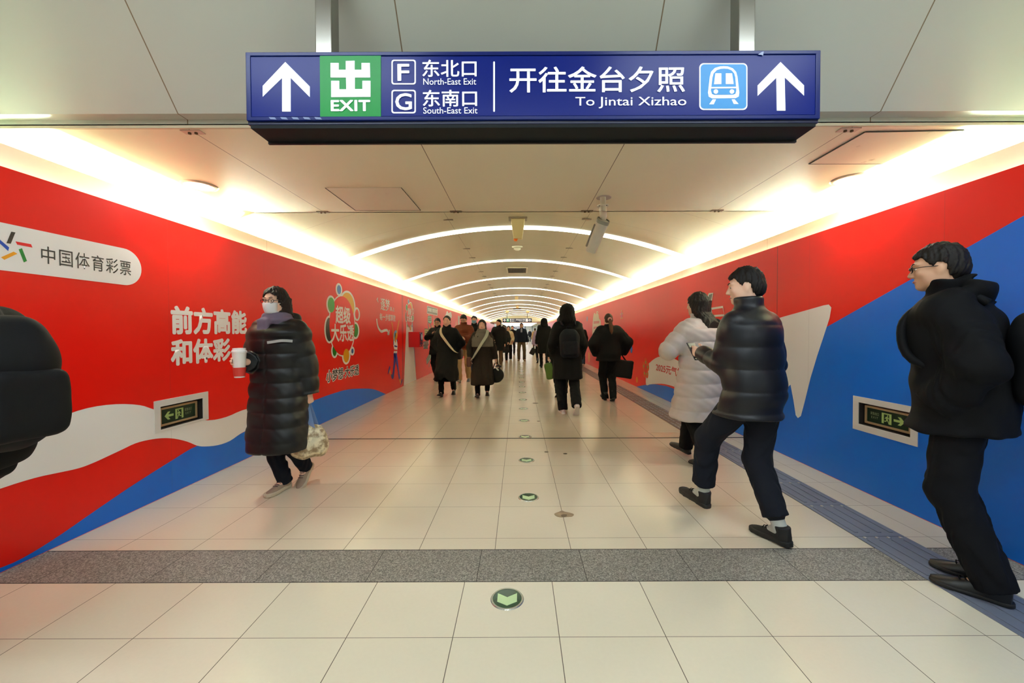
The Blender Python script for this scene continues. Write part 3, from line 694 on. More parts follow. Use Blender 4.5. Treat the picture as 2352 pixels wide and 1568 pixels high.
# --- white-edged openings with the emergency exit signs set back in them
def exit_sign(side, outer):
    X = XL if side < 0 else XR
    (y0, y1, z0, z1) = HOLE[side]
    P = [at_x(*p, X) for p in outer]
    oy0, oy1 = min(p.y for p in P), max(p.y for p in P); ozs = sorted(p.z for p in P); oz0, oz1 = (ozs[0] + ozs[1]) / 2, (ozs[2] + ozs[3]) / 2
    d1 = wx(side, 0.006); bx = wx(side, -0.10)
    fr = mat('white_opening_trim', (222, 220, 214), 0.45)
    mesh_obj('opening_trim', bm_ring(bmesh.new(), 0, (oy0, oy1, oz0, oz1), (y0, y1, z0, z1), X, d1), fr, WALL[side])
    dk = mat('dark_recess', (40, 34, 30), 0.8); t = 0.004
    mesh_obj('opening_side', bm_ring(bmesh.new(), 0, (y0 - t, y1 + t, z0 - t, z1 + t), (y0, y1, z0, z1), X, bx), dk, WALL[side])
    sh = 0.035
    sy0, sy1 = y0 + 0.034, y1 - 0.016
    sz0, sz1 = z0 + 0.012, z1 - 0.018
    f0 = wx(side, -0.032); f1 = wx(side, -0.098)
    lab = ('dark green emergency exit sign with left arrow in the left wall' if side < 0 else 'dark green emergency exit sign with right arrow in the right wall')
    r = empty('exit_sign', (f1, (sy0 + sy1) / 2, sz0), label=lab, cat='exit sign', group='emergency exit signs in the walls')
    def loc(o): o.matrix_parent_inverse = Matrix.Translation(-r.location); return o
    br = mat('brass_frame', (190, 164, 124), 0.36, 0.4, var=0.15)
    b_ = 0.018
    bm = bm_ring(bmesh.new(), 0, (sy0, sy1, sz0, sz1), (sy0 + b_, sy1 - b_, sz0 + b_, sz1 - b_), f1, f0)
    loc(mesh_obj('frame', bm, br, r, bevel=0.003))
    g = wx(side, -0.041); g2 = wx(side, -0.06)
    panel = loc(box('sign_panel', (min(g, g2), sy0 + b_, sz0 + b_), (max(g, g2), sy1 - b_, sz1 - b_), mat('dark_green_panel', (6, 36, 20), 0.45, var=0.0, spec=0.25), r))
    px_ = wx(side, -0.0402); W = sy1 - sy0 - 2 * b_; H = sz1 - sz0 - 2 * b_
    def P2(a, b):   # a from the reading left, 0..1; b up
        y = (sy0 + b_ + a * W) if side < 0 else (sy1 - b_ - a * W)
        return Vector((px_, y, sz0 + b_ + b * H))
    gm = mat('luminous_green', (166, 192, 116), 0.4, var=0.0, emit=0.03)
    def shp(nm, pts, m=gm):
        bm = bmesh.new(); f = bm.faces.new([bm.verts.new(P2(a, b)) for a, b in pts]); f.normal_update()
        if f.normal.x * side > 0: f.normal_flip()
        loc(mesh_obj(nm, bm, m, r))
    fl = (lambda a: a) if side < 0 else (lambda a: 1 - a)
    shp('arrow', [(fl(a), b) for a, b in ((0.10, 0.5), (0.19, 0.78), (0.26, 0.78), (0.20, 0.58), (0.35, 0.58), (0.35, 0.42), (0.20, 0.42), (0.26, 0.22), (0.19, 0.22))])
    for pts in ([(0.40, 0.12), (0.455, 0.12), (0.455, 0.85), (0.40, 0.85)], [(0.455, 0.76), (0.595, 0.76), (0.595, 0.85), (0.455, 0.85)], [(0.58, 0.12), (0.635, 0.12), (0.635, 0.85), (0.58, 0.85)]): shp('doorway', [(fl(a), b) for a, b in pts])
    man = [[(0.492 + 0.016 * math.cos(t), 0.69 + 0.05 * math.sin(t)) for t in (2 * PI * k / 12 for k in range(12))], [(0.49, 0.62), (0.53, 0.62), (0.545, 0.56), (0.56, 0.46), (0.55, 0.44), (0.53, 0.52), (0.525, 0.38), (0.545, 0.32), (0.575, 0.32), (0.575, 0.26), (0.53, 0.26), (0.505, 0.36), (0.48, 0.24), (0.465, 0.12), (0.45, 0.14), (0.462, 0.27), (0.485, 0.42), (0.488, 0.54), (0.47, 0.48), (0.452, 0.48), (0.47, 0.58)]]
    for m_ in man: shp('running_man', [(fl(a), b) for a, b in m_])
    a0 = 0.68 if side < 0 else 0.085
    for s, b0, b1, a1 in (('紧急出口', 0.55, 0.76, 0.21), ('EXIT', 0.30, 0.45, 0.17)):
        o = lettering('lettering', s, P2(a0 + (0.02 if s == 'EXIT' else 0), b0), (0, 1 if side < 0 else -1, 0), (0, 0, 1), a1 * W, (b1 - b0) * H, mat('pale_lettering', (150, 168, 130), 0.5, var=0.0), r, spacing=1.4 if s == 'EXIT' else 1.0)
        loc(o)
exit_sign(-1, ((353, 923), (474, 898), (478, 968), (354, 990)))
exit_sign(1, ((1962, 909), (2110, 935), (2107, 1024), (1960, 985)))

# ------------------------------------------------------------------ hanging direction sign
SY = 1.85
def sp(u, v, d=0.0): return at_y(u, v, SY) + Vector((0, -d, 0))
def build_sign():
    tl, br = sp(566, 119), sp(1881, 278)
    xl, xr, zt, zb = tl.x, br.x, (sp(566, 118).z + sp(1881, 122).z) / 2, (sp(568, 274).z + sp(1881, 279).z) / 2
    T = 0.145
    root = empty('direction_sign', ((xl + xr) / 2, SY, zb), label='large blue hanging sign with white arrows and lettering across the top', cat='sign')
    inv = Matrix.Translation(-root.location)
    def put(o): o.matrix_parent_inverse = inv; return o
    nb = mat('sign_navy_frame', (6, 28, 104), 0.3, var=0.05, spec=0.3)
    face = mat('sign_blue_face', (0, 26, 118), 0.3, var=0.03, emit=0.05, emit_rgb=(0, 24, 140), spec=0.2)
    wh = mat('sign_white', (240, 242, 246), 0.4, var=0.0, emit=0.25, emit_rgb=(232, 238, 250))
    put(box('housing', (xl, SY + 0.002, zb - 0.015), (xr, SY + T, zt), mat('sign_housing', (16, 22, 60), 0.35, var=0.05), root, bevel=0.003))
    put(box('face_panel', (xl + 0.022, SY - 0.004, zb + 0.02), (xr - 0.022, SY + 0.004, zt - 0.02), face, root))
    f = 0.022
    bm = bm_ring(bmesh.new(), 1, (xl, xr, zb, zt), (xl + f, xr - f, zb + f * 0.8, zt - f * 0.8), SY - 0.008, SY + 0.01)
    put(mesh_obj('frame', bm, nb, root, bevel=0.003))
    put(box('underside_tray', (xl + 0.012, SY + 0.004, zb - 0.030), (xr - 0.012, SY + T - 0.004, zb - 0.012), mat('sign_underside', (22, 27, 30), 0.6, var=0.25, scale=5, spec=0.2), root))
    put(box('tray_lip', (xl + 0.012, SY + T - 0.014, zb - 0.042), (xr - 0.012, SY + T - 0.002, zb - 0.028), mat('sign_underside_lip', (20, 22, 26), 0.4), root))
    def poly(nm, pts, m, d=0.006, th=0.003, label=None):
        bm = bmesh.new(); bm_prism(bm, [sp(u, v, d) for u, v in pts], (0, th, 0))
        o = put(mesh_obj(nm, bm, m, root)); return tag(o, label)
    def rrect(u0, v0, u1, v1, r, n=6):
        out = []
        for cx, cy, a0 in ((u1 - r, v0 + r, -90), (u1 - r, v1 - r, 0), (u0 + r, v1 - r, 90), (u0 + r, v0 + r, 180)):
            for k in range(n + 1):
                a = R(a0 + 90 * k / n); out.append((cx + r * math.cos(a), cy + r * math.sin(a)))
        return out
    def ring(nm, o_, i_, m, d=0.006):
        bm = bmesh.new(); a = [bm.verts.new(sp(u, v, d)) for u, v in o_]; b = [bm.verts.new(sp(u, v, d)) for u, v in i_]; n = len(a)
        for i in range(n): bm.faces.new((a[i], a[(i + 1) % n], b[(i + 1) % n], b[i]))
        bmesh.ops.recalc_face_normals(bm, faces=bm.faces); put(mesh_obj(nm, bm, m, root))
    grn = mat('sign_green', (0, 142, 58), 0.35, var=0.02, emit=0.04, emit_rgb=(0, 150, 60), spec=0.25)
    poly('exit_panel', [(736, 127), (876, 127), (876, 274), (737, 273)], grn, 0.0065)
    ZA = lambda L: [(540 + x * 0.29762, 90 + y * 0.29762) for x, y in L]
    ZB = lambda L: [(1220 + x * 0.29762, 90 + y * 0.29762) for x, y in L]
    poly('arrow', ZA([(393, 182), (581, 370), (581, 452), (434, 304), (434, 563), (368, 563), (368, 304), (219, 449), (219, 366)]), wh)
    poly('arrow', ZB([(1918, 182), (2099, 362), (2099, 440), (1950, 300), (1956, 556), (1890, 556), (1886, 304), (1742, 443), (1742, 362)]), wh)
    poly('exit_symbol', ZA([(743, 193), (806, 193), (806, 245), (860, 245), (860, 178), (928, 176), (928, 245), (981, 245), (981, 193), (1045, 193), (1048, 304), (930, 304), (930, 393), (988, 393), (988, 330), (1050, 330), (1050, 453), (748, 455), (748, 330), (810, 330), (810, 395), (864, 395), (862, 304), (743, 304)]), wh, 0.009)
    def txt(s, u0, u1, vt, vb, m=wh, off=0.0, d=0.0075, spacing=1.0):
        a = sp(u0, vb, d); b = sp(u1, vt, d)
        put(lettering('lettering', s, a, (1, 0, 0), (0, 0, 1), b.x - a.x, b.z - a.z, m, root, off, spacing=spacing))
    txt('EXIT', 762, 852, 232, 258, off=0.03, d=0.0095, spacing=1.05)
    for (u0, v0, u1, v1), L in (((900, 139, 956, 196), 'F'), ((900, 208, 956, 262), 'G')):
        ring('letter_box', rrect(u0, v0, u1, v1, 6), rrect(u0 + 3.2, v0 + 3.2, u1 - 3.2, v1 - 3.2, 4), wh)
        txt(L, 914 if L == 'F' else 909, 941 if L == 'F' else 947, 149 if L == 'F' else 216, 188 if L == 'F' else 255, off=0.015)
    txt('东北口', 971, 1095, 139, 179, off=0.014); txt('North-East Exit', 973, 1094, 182, 197, off=0.004)
    txt('东南口', 972, 1096, 208, 247, off=0.014); txt('South-East Exit', 973, 1097, 248, 263, off=0.004)
    poly('divider', rrect(1133, 143, 1137, 258, 2), wh)
    txt('开往金台夕照', 1170, 1572, 154, 215, off=0.012); txt('To Jintai Xizhao', 1321, 1575, 224, 251, off=0.004)
    sky = mat('sign_sky_blue', (62, 150, 220), 0.35, var=0.02, emit=0.04, emit_rgb=(70, 160, 230), spec=0.25)
    poly('train_tile', rrect(1605, 147, 1715, 254, 10), wh, 0.006)
    poly('train_tile_field', rrect(1608, 150, 1712, 251, 8), sky, 0.0075)
    body = [(1372, 300), (1382, 260), (1410, 232), (1450, 220), (1480, 218), (1510, 220), (1548, 234), (1574, 262), (1584, 300), (1598, 420), (1594, 450), (1570, 463), (1390, 465), (1364, 452), (1358, 420)]
    inner = [(1392, 305), (1400, 275), (1424, 250), (1455, 240), (1480, 238), (1510, 240), (1538, 252), (1558, 276), (1566, 305), (1574, 405), (1568, 430), (1552, 437), (1404, 438), (1388, 430), (1380, 405)]
    poly('train_outline', ZB(body), wh, 0.009); poly('train_front', ZB(inner), sky, 0.0105)
    for pts in ([(1412, 276), (1458, 276), (1458, 358), (1402, 360)], [(1492, 276), (1540, 276), (1552, 358), (1492, 358)], [(1382, 381), (1574, 379), (1574, 390), (1382, 392)]): poly('train_window', ZB(pts), wh, 0.012)
    for cx in (1416, 1539): poly('train_lamp', ZB([(cx + 17 * math.cos(2 * PI * k / 20), 415 + 17 * math.sin(2 * PI * k / 20)) for k in range(20)]), wh, 0.012)
    for pts in ([(1394, 472), (1420, 472), (1402, 510), (1367, 510)], [(1540, 472), (1562, 472), (1593, 508), (1556, 508)]): poly('rail', ZB(pts), wh, 0.009)
    # scuffed film along the lower edge, and a lifted corner
    for k in range(5):
        u = 620 + k * 26
        poly('torn_film', [(u, 271), (u + 14, 272), (u + 18, 277), (u + 4, 276)], mat('torn_film', (120, 136, 180), 0.3), 0.0095, 0.001)
    poly('torn_film', ZB([(1740, 130), (1772, 108), (1786, 106), (1780, 138), (1768, 132)]), mat('torn_film', (120, 136, 180), 0.3), 0.0095, 0.001)
    st = mat('brushed_steel', (150, 148, 140), 0.22, 0.9, var=0.1, scale=3)
    for u in (752, 1705):
        c = at_y(u, 60, SY + 0.075)
        o = put(box('hanger_post', (c.x - 0.039, SY + 0.035, zt), (c.x + 0.039, SY + 0.113, 3.16), st, root, bevel=0.004))
    return root
build_sign()
# far sign of the same make, deep in the passage
def far_sign(Y, u0, v0, u1, v1, label):
    a, b = at_y(u0, v1, Y), at_y(u1, v0, Y)
    r = empty('direction_sign', ((a.x + b.x) / 2, Y, a.z), label=label, cat='sign')
    inv = Matrix.Translation(-r.location)
    def put(o): o.matrix_parent_inverse = inv; return o
    W, H = b.x - a.x, b.z - a.z
    P = lambda s, t, d=0.012: Vector((a.x + s * W, Y - d, a.z + t * H))
    nb = mat('far_sign_navy', (16, 26, 74), 0.35, var=0.03); wh = mat('far_sign_white', (236, 240, 246), 0.5, var=0.0, emit=0.5)
    put(box('housing', (a.x, Y, a.z), (b.x, Y + 0.15, b.z), nb, r))
    def poly(nm, pts, m=wh, d=0.012):
        bm = bmesh.new(); bm_prism(bm, [P(s, t, d) for s, t in pts], (0, 0.01, 0)); put(mesh_obj(nm, bm, m, r))
    ar = [(0, 1), (1, 0.55), (1, 0.25), (0.62, 0.5), (0.62, 0), (0.38, 0), (0.38, 0.5), (0, 0.25)]
    ar = [(0.5, 1.0), (1, 0.52), (1, 0.28), (0.6, 0.62), (0.6, 0), (0.4, 0), (0.4, 0.62), (0, 0.28), (0, 0.52)]
    for s0 in (0.02, 0.885): poly('arrow', [(s0 + 0.095 * x, 0.14 + 0.72 * y) for x, y in ar])
    poly('exit_panel', [(0.135, 0.06), (0.225, 0.06), (0.225, 0.94), (0.135, 0.94)], mat('far_sign_green', (60, 170, 120), 0.4, var=0.0, emit=0.2), 0.011)
    for s, x0, x1, y0, y1 in (('出', 0.145, 0.215, 0.35, 0.85), ('开往金台夕照', 0.46, 0.76, 0.38, 0.86), ('To Jintai Xizhao', 0.57, 0.76, 0.12, 0.32), ('东北口', 0.315, 0.40, 0.55, 0.86), ('东南口', 0.315, 0.40, 0.12, 0.43)):
        put(lettering('lettering', s, P(x0, y0, 0.013), (1, 0, 0), (0, 0, 1), (x1 - x0) * W, (y1 - y0) * H, wh, r, 0.02))
    for y0 in (0.12, 0.55): poly('letter_box', [(0.255, y0), (0.295, y0), (0.295, y0 + 0.32), (0.255, y0 + 0.32)])
    poly('divider', [(0.43, 0.12), (0.436, 0.12), (0.436, 0.88), (0.43, 0.88)]); poly('train_tile', [(0.785, 0.1), (0.87, 0.1), (0.87, 0.9), (0.785, 0.9)])
    st = mat('brushed_steel', (196, 194, 184), 0.28, 0.85)
    for s in (0.15, 0.85):
        p = P(s, 1); put(box('hanger_post', (p.x - 0.03, Y + 0.05, p.z), (p.x + 0.03, Y + 0.11, vault_z(p.x) + 0.01 if Y < Y_V1 else 2.36), st, r))
    return r
far_sign(36.0, 1154.5, 731, 1221.5, 739.5, 'small distant blue hanging sign with white arrows far down the passage')
far_sign(50.0, 1164, 750.5, 1206, 754.5, 'dark sign hanging lowest, beyond the end of the vault')

# ------------------------------------------------------------------ things on the ceilings
def cctv():
    m = mat('camera_cream', (206, 202, 186), 0.4, var=0.06, scale=20); g = mat('camera_grey', (150, 150, 138), 0.45); dk = mat('camera_black', (30, 28, 26), 0.4)
    b = at_z(1385, 452, FLATZ)
    r = empty('security_camera', (b.x, b.y, FLATZ), label='cream security camera hanging from a short post under the flat ceiling', cat='security camera')
    mesh_obj('ceiling_plate', bm_lathe(bmesh.new(), [(0, -0.004), (0.068, -0.004), (0.07, -0.0005), (0, -0.0005)], (0.012, 0.02, 0), 32), mat('grey_hole_plate', (176, 164, 160), 0.5), r, smooth=False)
    mesh_obj('post', bm_lathe(bmesh.new(), [(0.027, -0.0), (0.027, -0.075), (0.054, -0.077), (0.054, -0.087), (0.036, -0.09), (0.034, -0.135), (0.03, -0.14), (0, -0.14)], seg=28), m, r, smooth=False)
    for k in range(4):
        a = k * PI / 2 + 0.6; mesh_obj('screw', bm_lathe(bmesh.new(), [(0, -0.086), (0.006, -0.086), (0.006, -0.092), (0, -0.093)], (0.045 * math.cos(a), 0.045 * math.sin(a), 0), 8), dk, r)
    # tilted body: from knuckle down, away and to the left
    p0 = at_y(1386, 505, b.y) - r.location; p1 = at_y(1365, 556, b.y + 0.12) - r.location
    ax = (p1 - p0).normalized()
    tube('knuckle', [(0, 0, -0.13), (0.004, 0.0, -0.17), tuple(p0 + ax * 0.03)], [0.033, 0.034, 0.03], m, r, 16)
    side = ax.cross(Vector((0, -1, 0))).normalized(); up = side.cross(ax).normalized()
    L = 0.32; prof = []
    def ring_at(s, wd, h):
        out = []
        for k in range(28):
            a = 2 * PI * k / 28; c, sn = math.cos(a), math.sin(a); e = 0.62
            out.append(p0 + ax * s + side * (wd * math.copysign(abs(c) ** e, c)) + up * (h * math.copysign(abs(sn) ** e, sn)))
        return out
    st = [(0.0, 0.030, 0.030), (0.004, 0.052, 0.05), (0.03, 0.057, 0.056), (L * 0.6, 0.056, 0.055), (L - 0.01, 0.05, 0.05), (L, 0.044, 0.044)]
    bm = bmesh.new(); rr = [[bm.verts.new(p) for p in ring_at(*s)] for s in st]
    for a, c in zip(rr, rr[1:]):
        for k in range(28): bm.faces.new((a[k], a[(k + 1) % 28], c[(k + 1) % 28], c[k]))
    bm.faces.new(rr[0][::-1]); bm.faces.new(rr[-1]); bmesh.ops.recalc_face_normals(bm, faces=bm.faces)
    bd = mesh_obj('camera_body', bm, m, r, smooth=True)
    bm = bmesh.new(); rr = [[bm.verts.new(p) for p in ring_at(*s)] for s in ((-0.003, 0.05, 0.05), (-0.004, 0.06, 0.059), (0.028, 0.0605, 0.0595), (0.03, 0.056, 0.055))]
    for a, c in zip(rr, rr[1:]):
        for k in range(28): bm.faces.new((a[k], a[(k + 1) % 28], c[(k + 1) % 28], c[k]))
    bmesh.ops.recalc_face_normals(bm, faces=bm.faces); mesh_obj('rear_ring', bm, g, r, smooth=True)
    bm = bmesh.new()
    c = p0 + ax * (L * 0.55)
    q = [c + side * 0.056 + up * 0.02 + ax * s_ for s_ in (-0.12, 0.1)]
    bm_tube(bm, q, 0.012, 8); mesh_obj('side_bracket', bm, mat('bracket_grey', (120, 116, 108), 0.4), r, smooth=True)
    tube('seam_line', [p0 - up * 0.057 + ax * 0.03, p0 - up * 0.0565 + ax * (L * 0.6), p0 - up * 0.051 + ax * (L - 0.01)], 0.0018, mat('seam_tan', (150, 130, 80), 0.6), r, 6)
    bm = bmesh.new(); c = p0 - up * 0.0535 + ax * (L - 0.05)
    bm_prism(bm, [c - side * 0.014, c + side * 0.014, c + side * 0.014 + ax * 0.008, c - side * 0.014 + ax * 0.008], -up * 0.0015); mesh_obj('maker_badge', bm, dk, r)
    mesh_obj('lens_window', bm_lathe(bmesh.new(), [(0, 0.0), (0.036, 0.0), (0.036, 0.003), (0, 0.003)], p0 + ax * (L - 0.001), 24, ax), mat('lens_black', (10, 10, 12), 0.1, var=0), r)
cctv()
def hanging_box():
    p = at_z(1189.5, 503, CROWN - 0.01)
    r = empty('ceiling_box', (p.x, p.y, CROWN), label='cream tapered box hanging from the vault beside the first light band', cat='ceiling box')
    m = mat('aged_cream', (222, 206, 150), 0.5, var=0.06)
    Y = p.y; k = Y / FPX
    z1 = at_y(1189, 549, Y).z - CROWN
    box('mounting_plate', (-0.14, -0.09, -0.018), (0.14, 0.09, -0.001), mat('plate_steel', (150, 138, 120), 0.4, 0.4), r)
    bm = bmesh.new()
    t = [(-0.105, -0.07), (0.105, -0.07), (0.105, 0.07), (-0.105, 0.07)]; b = [(-0.065, -0.05), (0.065, -0.05), (0.065, 0.05), (-0.065, 0.05)]
    A = [bm.verts.new((x, y, -0.018)) for x, y in t]; B = [bm.verts.new((x, y, z1)) for x, y in b]
    bm.faces.new(A); bm.faces.new(B[::-1])
    for i in range(4): bm.faces.new((A[i], B[i], B[(i + 1) % 4], A[(i + 1) % 4]))
    bmesh.ops.recalc_face_normals(bm, faces=bm.faces); mesh_obj('box_body', bm, m, r, bevel=0.008)
    mesh_obj('orange_detector', bm_lathe(bmesh.new(), [(0, -0.03), (0.02, -0.03), (0.035, 0.0), (0, 0.0)], (-0.035, 0, z1), 16), mat('orange_plastic', (236, 110, 10), 0.4, var=0), r, smooth=True, label='orange detector under the box')
hanging_box()
def detector(u, v, sc, label):
    p = at_z(u, v, CROWN)
    r = empty('smoke_detector', (p.x, p.y, vault_z(p.x)), label=label, cat='smoke detector')
    mesh_obj('base', bm_lathe(bmesh.new(), [(0, -0.002), (0.085 * sc, -0.002), (0.085 * sc, -0.008), (0.055 * sc, -0.022), (0, -0.022)], seg=24), mat('detector_cream', (226, 220, 200), 0.4), r, smooth=True)
    mesh_obj('sensor_head', bm_lathe(bmesh.new(), [(0, -0.02), (0.05 * sc, -0.022), (0.055 * sc, -0.04 * sc), (0.03 * sc, -0.06 * sc), (0, -0.06 * sc)], seg=24), mat('detector_cream', (226, 220, 200), 0.4), r, smooth=True)
detector(1188, 566, 1.3, 'round cream smoke detector on the vault between the first two light bands')
def vent():
    a, b = at_z(1165, 625, CROWN), at_z(1212, 613, CROWN)
    r = empty('air_vent', ((a.x + b.x) / 2, (a.y + b.y) / 2, CROWN), label='dark slatted air vent with cream frame in the vault crown', cat='air vent')
    hx, hy = 0.29, (b.y - a.y) / 2
    fm = mat('vent_frame', (216, 206, 178), 0.4); dk = mat('vent_dark', (52, 46, 44), 0.6)
    bm = bm_ring(bmesh.new(), 2, (-hx, hx, -hy, hy), (-hx + 0.04, hx - 0.04, -hy + 0.05, hy - 0.05), -0.03, -0.004)
    mesh_obj('frame', bm, fm, r)
    box('duct', (-hx + 0.03, -hy + 0.04, -0.014), (hx - 0.03, hy - 0.04, -0.004), dk, r)
    for k in range(12):
        x = -hx + 0.06 + k * (2 * hx - 0.12) / 11
        box('slat', (x - 0.004, -hy + 0.05, -0.026), (x + 0.004, hy - 0.05, -0.014), mat('slat_grey', (110, 104, 100), 0.5), r)
vent()
def small_box(u, v, zt, sz, col, label, nm, part):
    p = at_z(u, v, zt)
    r = empty(nm, (p.x, p.y, vault_z(p.x)), label=label, cat=nm.replace('_', ' '))
    h = vault_z(p.x) - zt
    if h > 0.02: tube('drop_rod', [(0, 0, -0.001), (0, 0, -h)], 0.012, mat('rod_cream', (214, 204, 180), 0.4), r, 8)
    box(part, (-sz[0] / 2, -sz[1] / 2, -h - sz[2]), (sz[0] / 2, sz[1] / 2, -h + 0.003), mat(nm + '_paint', col, 0.45), r, bevel=0.01)
small_box(1165, 713, 2.85, (0.22, 0.16, 0.16), (230, 216, 160), 'left of two cream speaker boxes hanging beyond the dark ceiling vent', 'ceiling_speaker', 'speaker_body')
small_box(1212, 713, 2.85, (0.22, 0.16, 0.16), (230, 216, 160), 'right of two cream speaker boxes hanging beyond the dark ceiling vent', 'ceiling_speaker', 'speaker_body')
small_box(1187, 709, 3.03, (0.55, 0.3, 0.05), (30, 42, 66), 'thin dark flat box under the vault crown, far down the passage', 'flat_ceiling_unit', 'unit_body')
small_box(1186.5, 681, 3.03, (0.16, 0.16, 0.14), (226, 190, 140), 'nearer of two small orange and cream detectors on the vault crown', 'fire_detector', 'detector_body')
small_box(1188.5, 703, 3.03, (0.18, 0.18, 0.16), (226, 180, 140), 'farther of two small orange and cream detectors on the vault crown', 'fire_detector', 'detector_body')

# ------------------------------------------------------------------ arrow lights in the floor
def floor_light(x, y, label, proto=None):
    if proto:
        c = copy_thing(proto, (x, y, 0)); c['label'] = label; return c
    r = empty('floor_light', (x, y, 0), label=label, cat='floor light', group='green arrow lights along the floor')
    mesh_obj('rim', bm_lathe(bmesh.new(), [(0.071, 0.0005), (0.071, 0.004), (0.079, 0.004), (0.082, 0.0005)], seg=48), mat('rim_steel', (190, 192, 184), 0.25, 0.8), r, smooth=False)
    k = NT('green_lens'); k.pos(); f = k.noise(9, 2.0)
    k.put(k.b.inputs['Base Color'], k.mix(f, lin((14, 52, 34)) + (1,), lin((26, 74, 46)) + (1,))); k.b.inputs['Roughness'].default_value = 0.12
    mesh_obj('lens', bm_lathe(bmesh.new(), [(0.0, 0.0028), (0.071, 0.0028), (0.071, 0.001), (0.0, 0.001)], seg=48), k.m, r)
    bm = bmesh.new(); bm_prism(bm, [(-0.048, 0.038, 0.0036), (0.0, 0.008, 0.0036), (0.048, 0.038, 0.0036), (0.048, -0.024, 0.0036), (0.0, -0.052, 0.0036), (-0.048, -0.024, 0.0036)], (0, 0, -0.0012))
    mesh_obj('arrow', bm, mat('arrow_pale_green', (186, 214, 160), 0.3, var=0.03, emit=0.08), r)
    return r
p = at_z(1165, 1375); fl0 = floor_light(p.x, p.y, 'green arrow floor light in front of the grey granite band, nearest the camera')
p = at_z(1214, 1142); y0 = p.y
for k in range(16):
    y = y0 + 0.917 * k
    nm = '%s green arrow floor light beyond the grey granite band' % ORD[k]
    floor_light(0.073 if k else p.x, y, nm, fl0)
# small floor studs
for u, v, d, lab in ((1230, 925.5, 0.05, 'brown round cap in the tiles right of the arrow lights, farthest of four'), (1237, 967, 0.022, 'small dark cap in the tiles just beyond the dark floor joint'), (1255, 1037.5, 0.022, 'small dark cap in the tiles right of the second arrow light'), (1298, 1041.5, 0.02, 'small dark cap in the tiles farthest right of the arrow lights')):
    p = at_z(u, v); mesh_obj('floor_plug', bm_lathe(bmesh.new(), [(0, 0.003), (d, 0.002), (d * 1.1, 0.0004), (0, 0.0004)], seg=20), mat('cap_brown', (96, 80, 60), 0.4, 0.4), None, loc=(p.x, p.y, 0), label=lab, cat='floor plug', group='small caps in the floor')

# ------------------------------------------------------------------ red box projecting from the left wall
def red_box():
    a = at_x(937.5, 762, XL); Y = a.y; b = at_y(963, 797, Y)
    x0, x1, z0, z1 = XL + 0.008, b.x, b.z, a.z; dp = 0.36
    r = empty('red_cabinet', (XL, Y + dp / 2, z0), label='red box with a round white dial projecting from the left wall', cat='cabinet')
    inv = Matrix.Translation(-r.location)
    def put(o): o.matrix_parent_inverse = inv; return o
    put(box('cabinet_body', (x0, Y, z0), (x1, Y + dp, z1), mat('red_box_paint', (206, 20, 30), 0.4), r, bevel=0.006))
    put(box('side_panel', (x1 - 0.002, Y + 0.02, z0 + 0.01), (x1 + 0.012, Y + dp - 0.02, z1 - 0.01), mat('dark_red_panel', (170, 16, 34), 0.35), r, bevel=0.004))
    yc = Y + dp / 2; H = z1 - z0
    put(mesh_obj('dial_ring', bm_lathe(bmesh.new(), [(0, 0.0), (0.115, 0.0), (0.115, 0.012), (0, 0.012)], (x1 + 0.012, yc, z0 + H * 0.66), 32, (1, 0, 0)), mat('dial_blue', (30, 50, 120), 0.4), r))
    put(mesh_obj('dial', bm_lathe(bmesh.new(), [(0, 0.012), (0.085, 0.012), (0.07, 0.02), (0, 0.024)], (x1 + 0.012, yc, z0 + H * 0.66), 32, (1, 0, 0)), mat('dial_white', (224, 226, 232), 0.35), r))
    put(box('name_strip', (x1 + 0.011, yc - 0.1, z0 + H * 0.2), (x1 + 0.016, yc + 0.1, z0 + H * 0.3), mat('strip_blue', (24, 40, 110), 0.4), r))
    for yy in (Y + 0.05, Y + dp - 0.05):
        for zz in (z0 + 0.04, z1 - 0.04): put(mesh_obj('screw', bm_lathe(bmesh.new(), [(0, 0), (0.014, 0), (0.012, 0.008), (0, 0.01)], (x1 + 0.012, yy, zz), 10, (1, 0, 0)), mat('screw_white', (230, 220, 215), 0.4), r))
red_box()

